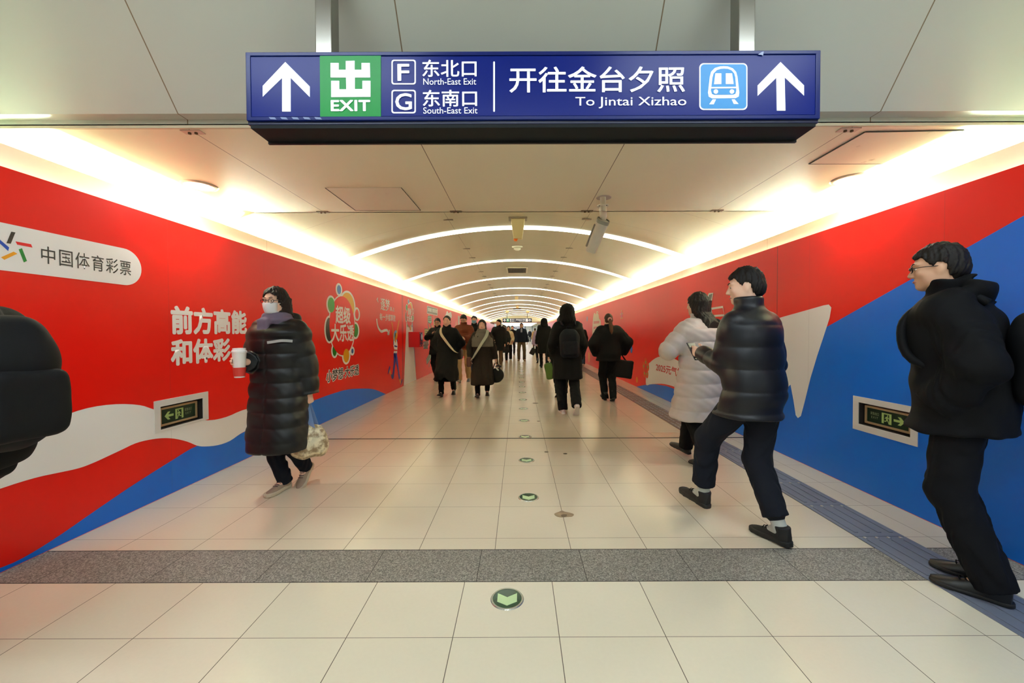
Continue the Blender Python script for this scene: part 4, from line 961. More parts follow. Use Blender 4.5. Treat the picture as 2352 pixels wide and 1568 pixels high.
# ------------------------------------------------------------------ sculpting: signed-distance fields meshed with surface nets
class Field:
    def __init__(s, lo, hi, h):
        s.lo = np.array(lo, np.float32) - 3 * h; s.h = h
        n = np.ceil((np.array(hi) + 3 * h - s.lo) / h).astype(int) + 1
        s.ax = [(s.lo[i] + h * np.arange(n[i])).astype(np.float32) for i in range(3)]
        s.d = np.full(n, 0.5, np.float32)
    def sub(s, lo, hi):
        sl = []
        for i in range(3):
            a = int(np.clip(np.floor((lo[i] - s.lo[i]) / s.h), 0, len(s.ax[i]))); b = int(np.clip(np.ceil((hi[i] - s.lo[i]) / s.h) + 1, 0, len(s.ax[i])))
            if b <= a: return None, None
            sl.append(slice(a, b))
        P = (s.ax[0][sl[0]][:, None, None], s.ax[1][sl[1]][None, :, None], s.ax[2][sl[2]][None, None, :])
        return tuple(sl), P
    def put(s, lo, hi, fn, k=0.0, op='u'):
        m = k + 2 * s.h + 0.012
        lo = np.array(lo) - m; hi = np.array(hi) + m
        sl, P = s.sub(lo, hi)
        if sl is None: return
        b = np.broadcast_to(fn(*P), s.d[sl].shape); a = s.d[sl]
        s.d[sl] = smin(a, b, k) if op == 'u' else -smin(-a, b, k)
    def cone(s, a, b, ra, rb, k=0.02, op='u', quilt=None, flat=False, wrk=None):
        a = np.array(a, float); b = np.array(b, float); m = max(ra, rb)
        def fn(x, y, z):
            d, t, L = cone_d(x, y, z, a, b, ra, rb)
            if quilt: d = d - quilt[1] * (np.sqrt(np.abs(np.sin(PI * (t * L + quilt[2] if len(quilt) > 2 else t * L) / quilt[0]))) - 0.6)
            if wrk: d = d - wrk[0] * np.sin(t * L * wrk[1] + 6 * np.sin(x * 23 + y * 17 + wrk[2])) * np.clip(t * (1 - t) * 4 + 0.3, 0, 1)
            if flat:
                u = (b - a) / max(L, 1e-6)
                d = np.maximum(d, (x - b[0]) * u[0] + (y - b[1]) * u[1] + (z - b[2]) * u[2])
            return d
        s.put(np.minimum(a, b) - m, np.maximum(a, b) + m, fn, k, op)
    def ell(s, c, r, k=0.02, op='u', M=None):
        c = np.array(c, float); r = np.array(r, float); m = r.max() if M is not None else r
        def fn(x, y, z):
            x, y, z = x - c[0], y - c[1], z - c[2]
            if M is not None: x, y, z = (M[0][i] * x + M[1][i] * y + M[2][i] * z for i in range(3))
            q = np.sqrt((x / r[0]) ** 2 + (y / r[1]) ** 2 + (z / r[2]) ** 2)
            return (q - 1) * r.min() * 0.5 + (q - 1) * np.mean(r) * 0.5
        s.put(c - m, c + m, fn, k, op)
    def rbox(s, c, hs, r, M, k=0.0, op='u'):
        c = np.array(c, float); m = float(np.linalg.norm(hs))
        def fn(x, y, z):
            x, y, z = x - c[0], y - c[1], z - c[2]
            q = [np.abs(M[0][i] * x + M[1][i] * y + M[2][i] * z) - (hs[i] - r) for i in range(3)]
            return np.sqrt(sum(np.maximum(v, 0) ** 2 for v in q)) + np.minimum(np.maximum(np.maximum(q[0], q[1]), q[2]), 0) - r
        s.put(c - m, c + m, fn, k, op)
    def loft(s, st, k=0.0, n=2.4, quilt=None, ripple=None, cap=0.02, op='u'):
        """st rows: z, cx, cy, rx, ry"""
        st = np.array(sorted(st), float); zz = np.linspace(st[0, 0], st[-1, 0], 90)
        cols = [hermite(st[:, 0], st[:, i], zz) for i in range(1, 5)]
        mx, my = st[:, 3].max(), st[:, 4].max()
        lo = (st[:, 1].min() - mx, st[:, 2].min() - my, st[0, 0]); hi = (st[:, 1].max() + mx, st[:, 2].max() + my, st[-1, 0])
        def fn(x, y, z):
            cx, cy, rx, ry = (np.interp(z, zz, c).astype(np.float32) for c in cols)
            u, v = (x - cx) / rx, (y - cy) / ry
            q = (np.abs(u) ** n + np.abs(v) ** n) ** (1 / n)
            d = (q - 1) * (np.minimum(rx, ry) * 0.6 + np.maximum(rx, ry) * 0.4)
            if quilt: d = d - quilt[1] * (np.sqrt(np.abs(np.sin(PI * z / quilt[0]))) - 0.6)
            if ripple: d = d - ripple[0] * np.sin(ripple[1] * np.arctan2(v, u) + ripple[2]) * np.clip((ripple[3] - z) / ripple[4], 0, 1)
            return -smin(-d, -np.maximum(st[0, 0] - z, z - st[-1, 0]), cap)
        s.put(lo, hi, fn, k, op)
    def clip_below(s, z0):
        s.d = np.maximum(s.d, z0 - s.ax[2][None, None, :])
    def wrinkle(s, amp, seed, freq=(9, 9, 26)):
        rg = np.random.RandomState(seed); x, y, z = s.ax[0][:, None, None], s.ax[1][None, :, None], s.ax[2][None, None, :]
        t = np.zeros(s.d.shape, np.float32)
        for i in range(5):
            k = rg.normal(0, 1, 3) * np.array(freq) * (1 + 0.6 * i); p = rg.uniform(0, 6.28)
            t += np.sin(k[0] * x + k[1] * y + k[2] * z + p).astype(np.float32) / (1 + 0.5 * i)
        s.d = s.d + np.float32(amp / 2.2) * t
    def mesh(s, name, m, parent, smooth=2):
        d = s.d; neg = d < 0
        n = np.array(d.shape)
        c = np.zeros(n - 1, np.int8); O = [(i, j, k) for i in (0, 1) for j in (0, 1) for k in (0, 1)]
        V = lambda A, o: A[o[0]:n[0] - 1 + o[0], o[1]:n[1] - 1 + o[1], o[2]:n[2] - 1 + o[2]]
        for o in O: c += V(neg, o)
        act = (c > 0) & (c < 8); I = np.argwhere(act)
        if len(I) == 0: return None
        acc = np.zeros((len(I), 3), np.float32); cnt = np.zeros(len(I), np.float32)
        cv = {o: d[I[:, 0] + o[0], I[:, 1] + o[1], I[:, 2] + o[2]] for o in O}
        for a in O:
            for ax_ in range(3):
                if a[ax_]: continue
                b = list(a); b[ax_] = 1; b = tuple(b); va, vb = cv[a], cv[b]; x = (va < 0) != (vb < 0)
                t = np.where(x, va / np.where(x, va - vb, 1), 0)
                p = np.repeat(np.array(a, np.float32)[None], len(I), 0); p[:, ax_] += t
                acc += p * x[:, None]; cnt += x
        P = s.lo[None] + s.h * (I + acc / cnt[:, None])
        idm = np.full(n - 1, -1, np.int32); idm[act] = np.arange(len(I), dtype=np.int32)
        Q = []
        for ax_ in range(3):
            A = [slice(None)] * 3; B = [slice(None)] * 3; A[ax_] = slice(0, -1); B[ax_] = slice(1, None)
            na, nb = neg[tuple(A)], neg[tuple(B)]
            e = np.argwhere(na != nb); u, v = (ax_ + 1) % 3, (ax_ + 2) % 3
            ok = (e[:, u] > 0) & (e[:, v] > 0) & (e[:, u] < n[u] - 1) & (e[:, v] < n[v] - 1); e = e[ok]
            sg = na[e[:, 0], e[:, 1], e[:, 2]]
            def g(du, dv):
                q = e.copy(); q[:, u] -= du; q[:, v] -= dv; return idm[q[:, 0], q[:, 1], q[:, 2]]
            qd = np.stack([g(1, 1), g(0, 1), g(0, 0), g(1, 0)], 1); qd[~sg] = qd[~sg][:, ::-1]
            Q.append(qd)
        Q = np.concatenate(Q); Q = Q[(Q >= 0).all(1)]
        for _ in range(smooth):
            S_ = np.zeros_like(P); W = np.zeros(len(P), np.float32)
            for i in range(4):
                np.add.at(S_, Q[:, i], P[Q[:, (i + 1) % 4]]); np.add.at(W, Q[:, i], 1)
                np.add.at(S_, Q[:, i], P[Q[:, (i - 1) % 4]]); np.add.at(W, Q[:, i], 1)
            P = 0.5 * P + 0.5 * S_ / np.maximum(W, 1)[:, None]
        me = bpy.data.meshes.new(name)
        me.vertices.add(len(P)); me.loops.add(Q.size); me.polygons.add(len(Q))
        me.vertices.foreach_set('co', P.astype(np.float32).ravel()); me.loops.foreach_set('vertex_index', Q.ravel().astype(np.int32))
        me.polygons.foreach_set('loop_start', np.arange(0, Q.size, 4, dtype=np.int32)); me.polygons.foreach_set('use_smooth', np.ones(len(Q), bool))
        me.update(calc_edges=True); me.materials.append(m)
        return link(bpy.data.objects.new(name, me), parent)
def smin(a, b, k):
    if k <= 0: return np.minimum(a, b)
    h = np.maximum(k - np.abs(a - b), 0) / k
    return np.minimum(a, b) - h * h * (k * 0.25)
def cone_d(x, y, z, a, b, ra, rb):
    ba = b - a; L2 = max(float(ba @ ba), 1e-9)
    px, py, pz = x - a[0], y - a[1], z - a[2]
    t = np.clip((px * ba[0] + py * ba[1] + pz * ba[2]) / L2, 0, 1)
    d = np.sqrt((px - t * ba[0]) ** 2 + (py - t * ba[1]) ** 2 + (pz - t * ba[2]) ** 2) - (ra + (rb - ra) * t)
    return d, t, math.sqrt(L2)
def hermite(x, y, q):
    m = np.gradient(y, x); i = np.clip(np.searchsorted(x, q) - 1, 0, len(x) - 2)
    h = x[i + 1] - x[i]; t = (q - x[i]) / h
    return (2 * t ** 3 - 3 * t ** 2 + 1) * y[i] + (t ** 3 - 2 * t ** 2 + t) * h * m[i] + (-2 * t ** 3 + 3 * t ** 2) * y[i + 1] + (t ** 3 - t ** 2) * h * m[i + 1]
def rotz(a): c, s_ = math.cos(R(a)), math.sin(R(a)); return np.array([[c, -s_, 0], [s_, c, 0], [0, 0, 1]])
def rotx(a): c, s_ = math.cos(R(a)), math.sin(R(a)); return np.array([[1, 0, 0], [0, c, -s_], [0, s_, c]])
def roty(a): c, s_ = math.cos(R(a)), math.sin(R(a)); return np.array([[c, 0, s_], [0, 1, 0], [-s_, 0, c]])
def unit(v): v = np.array(v, float); return v / max(np.linalg.norm(v), 1e-9)
def two_bone(a, c, l1, l2, pole):
    a = np.array(a, float); c = np.array(c, float); d = c - a; L = np.linalg.norm(d); L = min(max(L, abs(l1 - l2) + 0.01), (l1 + l2) * 0.9985); u = unit(d); c = a + u * L
    x = (L * L + l1 * l1 - l2 * l2) / (2 * L); hh = math.sqrt(max(l1 * l1 - x * x, 0)); p = np.array(pole, float); p = unit(p - u * (p @ u))
    return a + u * x + p * hh, c

SKINS = {'light': (232, 190, 164), 'mid': (216, 170, 140), 'tan': (190, 142, 112)}
def skin_mat(k):
    m = mat('skin_' + k, SKINS[k], 0.5, var=0.05, scale=18); return m
def cloth(rgb, rough=0.8, shiny=False):
    nm = 'cloth_%d_%d_%d%s' % (rgb + ('_glossy' if shiny else '',))
    return mat(nm, rgb, 0.42 if shiny else rough, var=0.12, scale=9, bump=0.0006 if not shiny else 0.0003, bscale=420, spec=0.4 if shiny else 0.15, sheen=0.0)
M_HAIR = lambda rgb=(22, 17, 15): mat('hair_%d_%d_%d' % rgb, rgb, 0.62, var=0.3, scale=40, spec=0.3, stretch=(6, 6, 0.6), bump=0.001, bscale=90)

def person(X, Y, yaw, H, label, feet, hands=({}, {}), lean=0.0, tilt=0.0, head=(0, 0), skin='light', hair='short', hair_rgb=(22, 17, 15),
           coat=None, legs=None, shoe=None, extras=(), vox=0.008, drop=0.012, pel=(0, 0), face=True, sh=1.0, group=None, seed=0, z0=0.0):
    s = H / 1.75; V = lambda *p: np.array(p, float)
    root = empty('person', (X, Y, z0), R(yaw), label=label, cat='person', group=group)
    WM = rotz(-yaw)
    def tolocal(p): return WM @ (np.array(p, float) - np.array([X, Y, z0]))
    J = {}
    P = V(pel[0], pel[1], 0.955 * s - drop); J['P'] = P
    up = unit((math.tan(R(tilt)), math.tan(R(lean)), 1.0)); J['up'] = up
    for i, f in enumerate(feet):                      # lower the pelvis until both feet reach the ground
        M = rotz(f[2]) @ rotx(-f[3]); piv = V(0, 0.185, 0) * s if f[3] > 0 else V(0, 0, 0)
        an = V(f[0], f[1], f[4]) + rotz(f[2]) @ piv + M @ (V(0, 0.06, 0.085) * s - piv)
        dx, dy = an[0] - (P[0] + (-1 if i == 0 else 1) * 0.088 * s), an[1] - P[1]
        P[2] = min(P[2], an[2] + math.sqrt(max((0.85 * s) ** 2 - dx * dx - dy * dy, 0.2)) + 0.03 * s)
    N = P + up * 0.535 * s; J['N'] = N
    # feet: (x, y of heel, toe yaw, pitch: + heel up / - toe up, lift)
    J['foot'] = []
    for i, f in enumerate(feet):
        sd = -1 if i == 0 else 1
        fx, fy, fyaw, fp, fl = f
        M = rotz(fyaw) @ rotx(-fp); piv = V(0, 0.185, 0) * s if fp > 0 else V(0, 0.0, 0)
        base = V(fx, fy, fl)
        tf = lambda q, M=M, piv=piv, base=base, fyaw=fyaw: base + rotz(fyaw) @ piv + M @ (np.array(q, float) * s - piv)
        ank = tf((0, 0.06, 0.085)); hip = P + V(sd * 0.088 * s, 0, -0.03 * s)
        knee, ank2 = two_bone(hip, ank, 0.43 * s, 0.425 * s, rotz(fyaw) @ V(sd * 0.06, 1, 0.15))
        J['foot'].append(dict(hip=hip, knee=knee, ank=ank, tf=tf, M=M))
    J['arm'] = []
    for i, hd in enumerate(hands):
        sd = -1 if i == 0 else 1
        shd = N - up * 0.075 * s + V(sd * 0.172 * s * sh, -0.01 * s, 0)
        if 'w' in hd: tgt = tolocal(hd['w'])
        elif 'l' in hd: tgt = V(*hd['l'])
        else: tgt = shd + V(sd * hd.get('out', 0.07), hd.get('fwd', 0.03), -0.53) * s
        pole = np.array(hd.get('pole', (sd * 0.35, -1, -0.2)), float)
        el, wr = two_bone(shd, tgt, 0.295 * s, 0.25 * s, pole)
        hdir = unit(hd['dir']) if 'dir' in hd else unit(unit(wr - el) + V(0, 0.08, 0))
        tw = V(*hd['thumb']) if 'thumb' in hd else (V(-sd * 0.25, 1, 0.1) if abs(hdir[2]) > 0.6 else V(-sd * 0.4, 0, 1))
        th = unit(tw - hdir * (tw @ hdir))
        J['arm'].append(dict(sh=shd, el=el, wr=wr, dir=hdir, th=th, sd=sd, curl=hd.get('curl', 0.45)))
    hy, hp = head
    HM = rotz(hy) @ rotx(hp); HC = N + up * 0.150 * s + V(0, 0.028 * s, 0); J['HC'], J['HM'] = HC, HM
    hl = lambda x, y, z: tuple(HM[0][i] * (x - HC[0]) + HM[1][i] * (y - HC[1]) + HM[2][i] * (z - HC[2]) for i in range(3))
    hw = lambda q: HC + HM @ (np.array(q, float) * s)
    g = 1.0  # head scale
    bb = lambda pts, m: (np.min(pts, 0) - m, np.max(pts, 0) + m)
    allp = [P, N, HC] + [a[k] for a in J['arm'] for k in ('sh', 'el', 'wr')] + [a['wr'] + a['dir'] * 0.2 * s for a in J['arm']] + [f[k] for f in J['foot'] for k in ('hip', 'knee', 'ank')]
    lo, hi = bb(allp, 0.17 * s); lo[2] = max(min(lo[2], 0.0), 0.0); hi[2] = HC[2] + 0.16 * s
    # ---- body, one continuous skin
    F = Field(lo, hi, vox)
    st = [(P[2] - 0.06 * s, 0.14, 0.09), (P[2] + 0.06 * s, 0.135, 0.088), (P[2] + 0.22 * s, 0.12, 0.08), (P[2] + 0.36 * s, 0.135, 0.088), (N[2] - 0.09 * s, 0.125, 0.075), (N[2] - 0.02 * s, 0.06, 0.055)]
    cl = lambda z: P + (N - P) * ((z - P[2]) / (N[2] - P[2]))
    F.loft([(z, cl(z)[0], cl(z)[1], a * s, b * s) for z, a, b in st])
    for f in J['foot']:
        F.cone(f['hip'], f['knee'], 0.07 * s, 0.047 * s, 0.05); F.cone(f['knee'], f['ank'], 0.046 * s, 0.033 * s, 0.02)
        F.cone(f['ank'], f['tf']((0, 0.15, 0.04)), 0.03 * s, 0.022 * s, 0.02)
    for a in J['arm']:
        F.cone(a['sh'], a['el'], 0.044 * s, 0.034 * s, 0.04); F.cone(a['el'], a['wr'], 0.035 * s, 0.024 * s, 0.015)
        d, th, sd = a['dir'], a['th'], a['sd']; n = unit(np.cross(th, d)) * (1 if sd > 0 else -1)      # n: palm side
        if n @ V(-sd, 0, 0) < 0 and abs(d[2]) > 0.6: n = -n
        w0 = a['wr']; hs_ = s * 0.98
        for t, ln in ((-0.03, 0.088), (-0.01, 0.092), (0.012, 0.090), (0.03, 0.084)):
            F.cone(w0 + th * (0.4 * t * -1) * hs_ * 0.6, w0 + d * ln * hs_ - th * t * hs_, 0.016 * hs_, 0.0125 * hs_, 0.012)
        for q, (t, L, r) in enumerate(((0.031, 0.072, 0.0088), (0.011, 0.082, 0.009), (-0.010, 0.076, 0.0086), (-0.030, 0.060, 0.0078))):
            p0 = w0 + d * (0.088 - 0.004 * abs(q - 1)) * hs_ + th * t * hs_; c = a['curl'] * (0.9 + 0.12 * q); ang = 0.0
            for seg in (0.45, 0.32, 0.23):
                ang += c * (0.75 if seg == 0.45 else 1.0)
                p1 = p0 + (d * math.cos(ang) + n * math.sin(ang)) * L * seg * hs_
                F.cone(p0, p1, r * hs_, r * 0.93 * hs_, 0.004); p0 = p1
        p0 = w0 + d * 0.028 * hs_ + th * 0.026 * hs_ + n * 0.006; p1 = p0 + (d * 0.62 + th * 0.62 + n * 0.3) * 0.042 * hs_; p2 = p1 + (d * 0.85 + th * 0.2 + n * 0.42) * 0.032 * hs_
        F.cone(p0, p1, 0.0125 * hs_, 0.0105 * hs_, 0.01); F.cone(p1, p2, 0.0103 * hs_, 0.0085 * hs_, 0.004)
    F.cone(N - up * 0.06 * s, HC + HM @ V(0, -0.022, -0.03) * s, 0.055 * s, 0.052 * s, 0.03)
    def headfn(x, y, z):
        x, y, z = hl(x, y, z); x, y, z = x / s, y / s, z / s
        E = lambda c, r: (lambda q: (q - 1) * min(r))(np.sqrt(((x - c[0]) / r[0]) ** 2 + ((y - c[1]) / r[1]) ** 2 + ((z - c[2]) / r[2]) ** 2))
        ax_ = np.abs(x)
        Em = lambda c, r: (lambda q: (q - 1) * min(r))(np.sqrt(((ax_ - c[0]) / r[0]) ** 2 + ((y - c[1]) / r[1]) ** 2 + ((z - c[2]) / r[2]) ** 2))
        d = E((0, -0.012, 0.028), (0.075, 0.094, 0.088))
        d = smin(d, E((0, 0.022, -0.035), (0.060, 0.066, 0.080)), 0.03)
        d = smin(d, E((0, 0.062, -0.093), (0.026, 0.024, 0.020)), 0.025)
        d = smin(d, Em((0.052, 0.010, -0.062), (0.016, 0.035, 0.03)), 0.03)          # jaw corners
        d = smin(d, Em((0.036, 0.066, -0.022), (0.02, 0.02, 0.018)), 0.02)           # cheekbones
        d = smin(d, Em((0.030, 0.078, 0.024), (0.026, 0.012, 0.009)), 0.014)         # brow ridge
        d = -smin(-d, Em((0.031, 0.096, 0.002), (0.019, 0.016, 0.012)), 0.012)       # eye sockets
        a, b = V(0, 0.082, 0.012), V(0, 0.104, -0.030)
        d = smin(d, cone_d(x, y, z, a, b, 0.008, 0.0115)[0], 0.010)
        d = smin(d, Em((0.011, 0.094, -0.035), (0.009, 0.011, 0.008)), 0.006)
        d = smin(d, Em((0.030, 0.074, 0.001), (0.013, 0.013, 0.0115)), 0.003)        # eyelids over the eyeballs
        d = smin(d, E((0, 0.083, -0.060), (0.024, 0.010, 0.0065)), 0.006); d = smin(d, E((0, 0.081, -0.071), (0.020, 0.010, 0.0065)), 0.005)
        d = smin(d, Em((0.074, -0.004, -0.008), (0.009, 0.020, 0.031)), 0.008)       # ears
        return d * s
    F.put(HC - 0.16 * s, HC + 0.16 * s, headfn, 0.02)
    F.mesh('body', skin_mat(skin), root)
    # ---- face details
    if face:
        q = lambda pts: [tuple(hw(p)) for p in pts]
        for sd in (-1, 1):
            bm = bmesh.new(); bm_tube(bm, q([(sd * 0.013, 0.094, 0.024), (sd * 0.03, 0.091, 0.031), (sd * 0.047, 0.078, 0.026)]), [0.002 * s, 0.0032 * s, 0.0015 * s], 6)
            mesh_obj('eyebrow', bm, M_HAIR(hair_rgb), root, smooth=True)
            bm = bmesh.new(); bmesh.ops.create_uvsphere(bm, u_segments=12, v_segments=8, radius=0.0092 * s, matrix=Matrix.Translation(hw((sd * 0.030, 0.0805, 0.0)))  @ Matrix(HM.tolist()).to_4x4() @ Matrix.Diagonal((1.25, 0.8, 0.55, 1)))
            e = mesh_obj('eye', bm, mat('eye_white', (214, 206, 200), 0.25, var=0), root, smooth=True)
            bm = bmesh.new(); bmesh.ops.create_uvsphere(bm, u_segments=10, v_segments=8, radius=0.0052 * s, matrix=Matrix.Translation(hw((sd * 0.030, 0.0855, 0.0))) @ Matrix(HM.tolist()).to_4x4() @ Matrix.Diagonal((1.0, 0.6, 0.95, 1)))
            mesh_obj('iris', bm, mat('iris_dark', (26, 18, 14), 0.2, var=0), e, smooth=True)
        bm = bmesh.new(); bm_tube(bm, q([(-0.022, 0.0835, -0.066), (-0.008, 0.0925, -0.0635), (0, 0.092, -0.0645), (0.008, 0.0925, -0.0635), (0.022, 0.0835, -0.066)]), [0.0015 * s, 0.0042 * s, 0.0045 * s, 0.0042 * s, 0.0015 * s], 8)
        mesh_obj('lips', bm, mat('lip_' + skin, (180, 108, 98), 0.4, var=0), root, smooth=True)
    # ---- hair or headwear
    def hairfield(fn, nm, m, lo_=(-0.2, -0.3, -0.5), hi_=(0.2, 0.2, 0.2), wv=0.003, smooth=1):
        pts = [hw((x, y, z)) for x in (lo_[0], hi_[0]) for y in (lo_[1], hi_[1]) for z in (lo_[2], hi_[2])]
        a, b = np.min(pts, 0), np.max(pts, 0)
        f = Field(a, b, min(vox * 0.75, 0.009)); sl, Pp = f.sub(a, b)
        x, y, z = hl(*Pp); x, y, z = x / s, y / s, z / s
        d = fn(x, y, z) * s
        rg = np.random.RandomState(seed + 5)
        ang = np.arctan2(x, y + 0.02)
        d = d + wv * 0.7 * np.sin(x * 210 + 3 * np.sin(z * 60 + y * 80)) * np.sin(y * 150 + 3 * np.sin(x * 90) + z * 90) + wv * 1.2 * np.sin(x * 75 + 2 * np.sin(y * 50)) * np.sin(y * 62 + 2 * np.sin(x * 40) + z * 30) + wv * np.sin(ang * 26 + 5 * np.sin(z * 30)) * 0.5 + wv * np.sin(ang * 47 + 3 * np.sin(z * 22 + 1)) * 0.35
        f.d[sl] = d
        return f.mesh(nm, m, root, smooth)
    EL = lambda x, y, z, c, r: (np.sqrt(((x - c[0]) / r[0]) ** 2 + ((y - c[1]) / r[1]) ** 2 + ((z - c[2]) / r[2]) ** 2) - 1) * min(r)
    hs = hair if isinstance(hair, str) else hair[0]
    def cap(x, y, z, th=0.012, line=0.052, nape=-0.075):
        d = EL(x, y, z, (0, -0.014, 0.028), (0.076 + th, 0.096 + th, 0.090 + th * 1.2))
        d = smin(d, EL(x, y, z, (0, -0.055, -0.02), (0.066 + th * 0.6, 0.05 + th, 0.06)), 0.03)
        front = np.minimum(line - z - np.abs(x) * 0.12 + 0.006 * np.sin(x * 105 + 0.8) + 0.003 * np.sin(x * 260), y - np.interp(z, [-0.06, -0.02, 0.0, 0.03, 0.06], [-0.040, -0.030, 0.022, 0.044, 0.060]).astype(np.float32))
        d = -smin(-d, -front, 0.008)
        d = np.maximum(d, -EL(np.abs(x), y, z, (0.088, -0.002, -0.014), (0.032, 0.027, 0.036)))
        return np.maximum(d, nape - z)
    if hs in ('short', 'crop'):
        th = 0.010 if hs == 'short' else 0.005
        hairfield(lambda x, y, z: cap(x, y, z, th, 0.060, -0.075), 'hair', M_HAIR(hair_rgb), (-0.12, -0.15, -0.1), (0.12, 0.13, 0.15))
    elif hs in ('long', 'bob'):
        zl = hair[1] if not isinstance(hair, str) else -0.36
        def fn(x, y, z):
            d = EL(x, y, z, (0, -0.012, 0.026), (0.088, 0.108, 0.104))
            yb_ = 0.045 + np.clip(-z - 0.08, 0, 0.15) * 0.72
            cu = np.maximum(np.sqrt((x / (0.098 + 0.05 * np.clip(-z, 0, 0.3))) ** 2 + ((y + yb_) / 0.086) ** 2) * 0.085 - 0.085, np.maximum(zl + 0.03 * np.sin(x * 40) - z, z - 0.03))
            d = smin(d, cu, 0.03)
            fr = np.maximum(np.abs(x) - 0.060 - 0.03 * np.clip(0.02 - z, 0, 0.1), np.maximum(0.012 - y, z - 0.074 + np.abs(x) * 0.55))   # face opening
            d = np.maximum(d, -fr)
            return np.maximum(d, np.where(z < -0.02, y - 0.055, -1))
        hairfield(fn, 'hair', M_HAIR(hair_rgb), (-0.14, -0.17, zl - 0.05), (0.14, 0.12, 0.15))
    elif hs in ('bun', 'ponytail', 'tied'):
        h_ = hairfield(lambda x, y, z: cap(x, y, z, 0.007, 0.074, -0.062), 'hair', M_HAIR(hair_rgb), (-0.12, -0.16, -0.1), (0.12, 0.13, 0.15))
        if hs == 'ponytail':
            f = Field(hw((0, 0, 0)) - 0.5 * s, hw((0, 0, 0)) + 0.3 * s, vox)
            pts = [hw(p) for p in ((0, -0.10, 0.01), (0, -0.14, -0.03), (0.003, -0.17, -0.12), (0.006, -0.20, -0.22), (0.01, -0.205, -0.31))]
            for (a, b, ra, rb) in zip(pts, pts[1:], (0.026, 0.036, 0.038, 0.032), (0.036, 0.038, 0.032, 0.012)): f.cone(a, b, ra * s, rb * s, 0.01)
            f.wrinkle(0.003, seed, (60, 60, 4)); f.mesh('ponytail', M_HAIR((74, 46, 28)), root)
            c = hw((0, -0.112, 0.004)); bm = bmesh.new()
            for k in range(14):
                a = 2 * PI * k / 14; bmesh.ops.create_uvsphere(bm, u_segments=8, v_segments=6, radius=0.016 * s, matrix=Matrix.Translation(c + HM @ V(0.028 * math.cos(a), -0.006, 0.028 * math.sin(a)) * s))
            mesh_obj('scrunchie', bm, cloth((214, 160, 160)), root, smooth=True)
        elif hs == 'bun':
            f = Field(hw((0, -0.11, 0.06)) - 0.08 * s, hw((0, -0.11, 0.06)) + 0.08 * s, vox); f.ell(hw((0, -0.115, 0.05)), np.array((0.045, 0.04, 0.04)) * s, 0); f.wrinkle(0.003, seed, (60, 60, 60)); f.mesh('hair_bun', M_HAIR(hair_rgb), root)
    elif hs in ('beanie', 'hood'):
        rgb = hair[1]; m = cloth(rgb)
        if hs == 'beanie':
            def fn(x, y, z):
                d = EL(x, y, z, (0, -0.012, 0.034), (0.092, 0.112, 0.108)); d = np.maximum(d, (0.018 - 0.25 * (y)) - z)
                return d - 0.003 * np.sin(np.arctan2(x, y) * 44)
            hairfield(fn, 'knit_hat', m, (-0.14, -0.16, -0.06), (0.14, 0.14, 0.18), 0.001)
            hairfield(lambda x, y, z: np.maximum(EL(x, y, z, (0, -0.03, -0.03), (0.082, 0.078, 0.07)), np.maximum(y - 0.0, z - 0.02)), 'hair', M_HAIR(hair_rgb), (-0.12, -0.15, -0.13), (0.12, 0.1, 0.05))
        else:
            def fn(x, y, z):
                d = EL(x, y, z, (0, -0.03, 0.018), (0.125, 0.135, 0.138)); d = smin(d, EL(x, y, z, (0, -0.04, -0.12), (0.14, 0.12, 0.09)), 0.06)
                op = EL(x, y, z, (0, 0.12, -0.01), (0.078, 0.12, 0.105)); return np.maximum(d, -op)
            hairfield(fn, 'hood', m, (-0.18, -0.2, -0.24), (0.18, 0.18, 0.19), 0.003, 2)
    # ---- trousers
    L = dict(rgb=(16, 16, 18), r=(0.092, 0.068, 0.056), hem=0.055); L.update(legs or {})
    if L.get('bare') is None:
        lo2, hi2 = bb([f[k] for f in J['foot'] for k in ('hip', 'knee', 'ank')] + [P], 0.15 * s); F = Field(lo2, hi2, vox)
        F.loft([(P[2] - 0.10 * s, P[0], P[1], 0.155 * s, 0.115 * s), (P[2], P[0], P[1], 0.165 * s, 0.118 * s), (P[2] + 0.12 * s, cl(P[2] + .12)[0], cl(P[2] + .12)[1], 0.150 * s, 0.108 * s)], cap=0.03)
        for q, f in enumerate(J['foot']):
            r0, r1, r2 = (x * s for x in L['r']); end = f['ank'] + unit(f['ank'] - f['knee']) * (L['hem'] - 0.02) * s
            F.cone(f['hip'], f['knee'], r0, r1, 0.05, wrk=(0.003, 30, seed + q)); F.cone(f['knee'], end, r1, r2, 0.03, flat=True, wrk=(0.0045, 42, seed + q * 3))
            if L.get('cuff'): F.cone(end - unit(f['ank'] - f['knee']) * 0.05, end - unit(f['ank'] - f['knee']) * 0.01, r2 * 1.0, r2 * 0.72, 0.01)
        F.wrinkle(0.0035, seed + 11, (16, 16, 22)); F.mesh('trousers', cloth(L['rgb'], 0.85), root)
    # ---- shoes and socks
    Sh = dict(rgb=(18, 17, 17), sole=(26, 24, 24), kind='sneaker'); Sh.update(shoe or {})
    for f in J['foot']:
        tf, M = f['tf'], f['M']; c0 = tf((0, 0.13, 0.05)); F = Field(c0 - 0.2 * s, c0 + 0.2 * s, min(vox, 0.007))
        inv = lambda x, y, z, c0=c0, M=M: tuple((M[0][i] * (x - c0[0]) + M[1][i] * (y - c0[1]) + M[2][i] * (z - c0[2])) / s + (0, 0.13, 0.05)[i] for i in range(3))
        sl, Pp = F.sub(c0 - 0.22 * s, c0 + 0.22 * s); x, y, z = inv(*Pp)
        hw_ = lambda y: np.interp(y, [-0.01, 0.0, 0.03, 0.10, 0.19, 0.235, 0.262, 0.275], [0.012, 0.026, 0.034, 0.033, 0.046, 0.042, 0.027, 0.008])
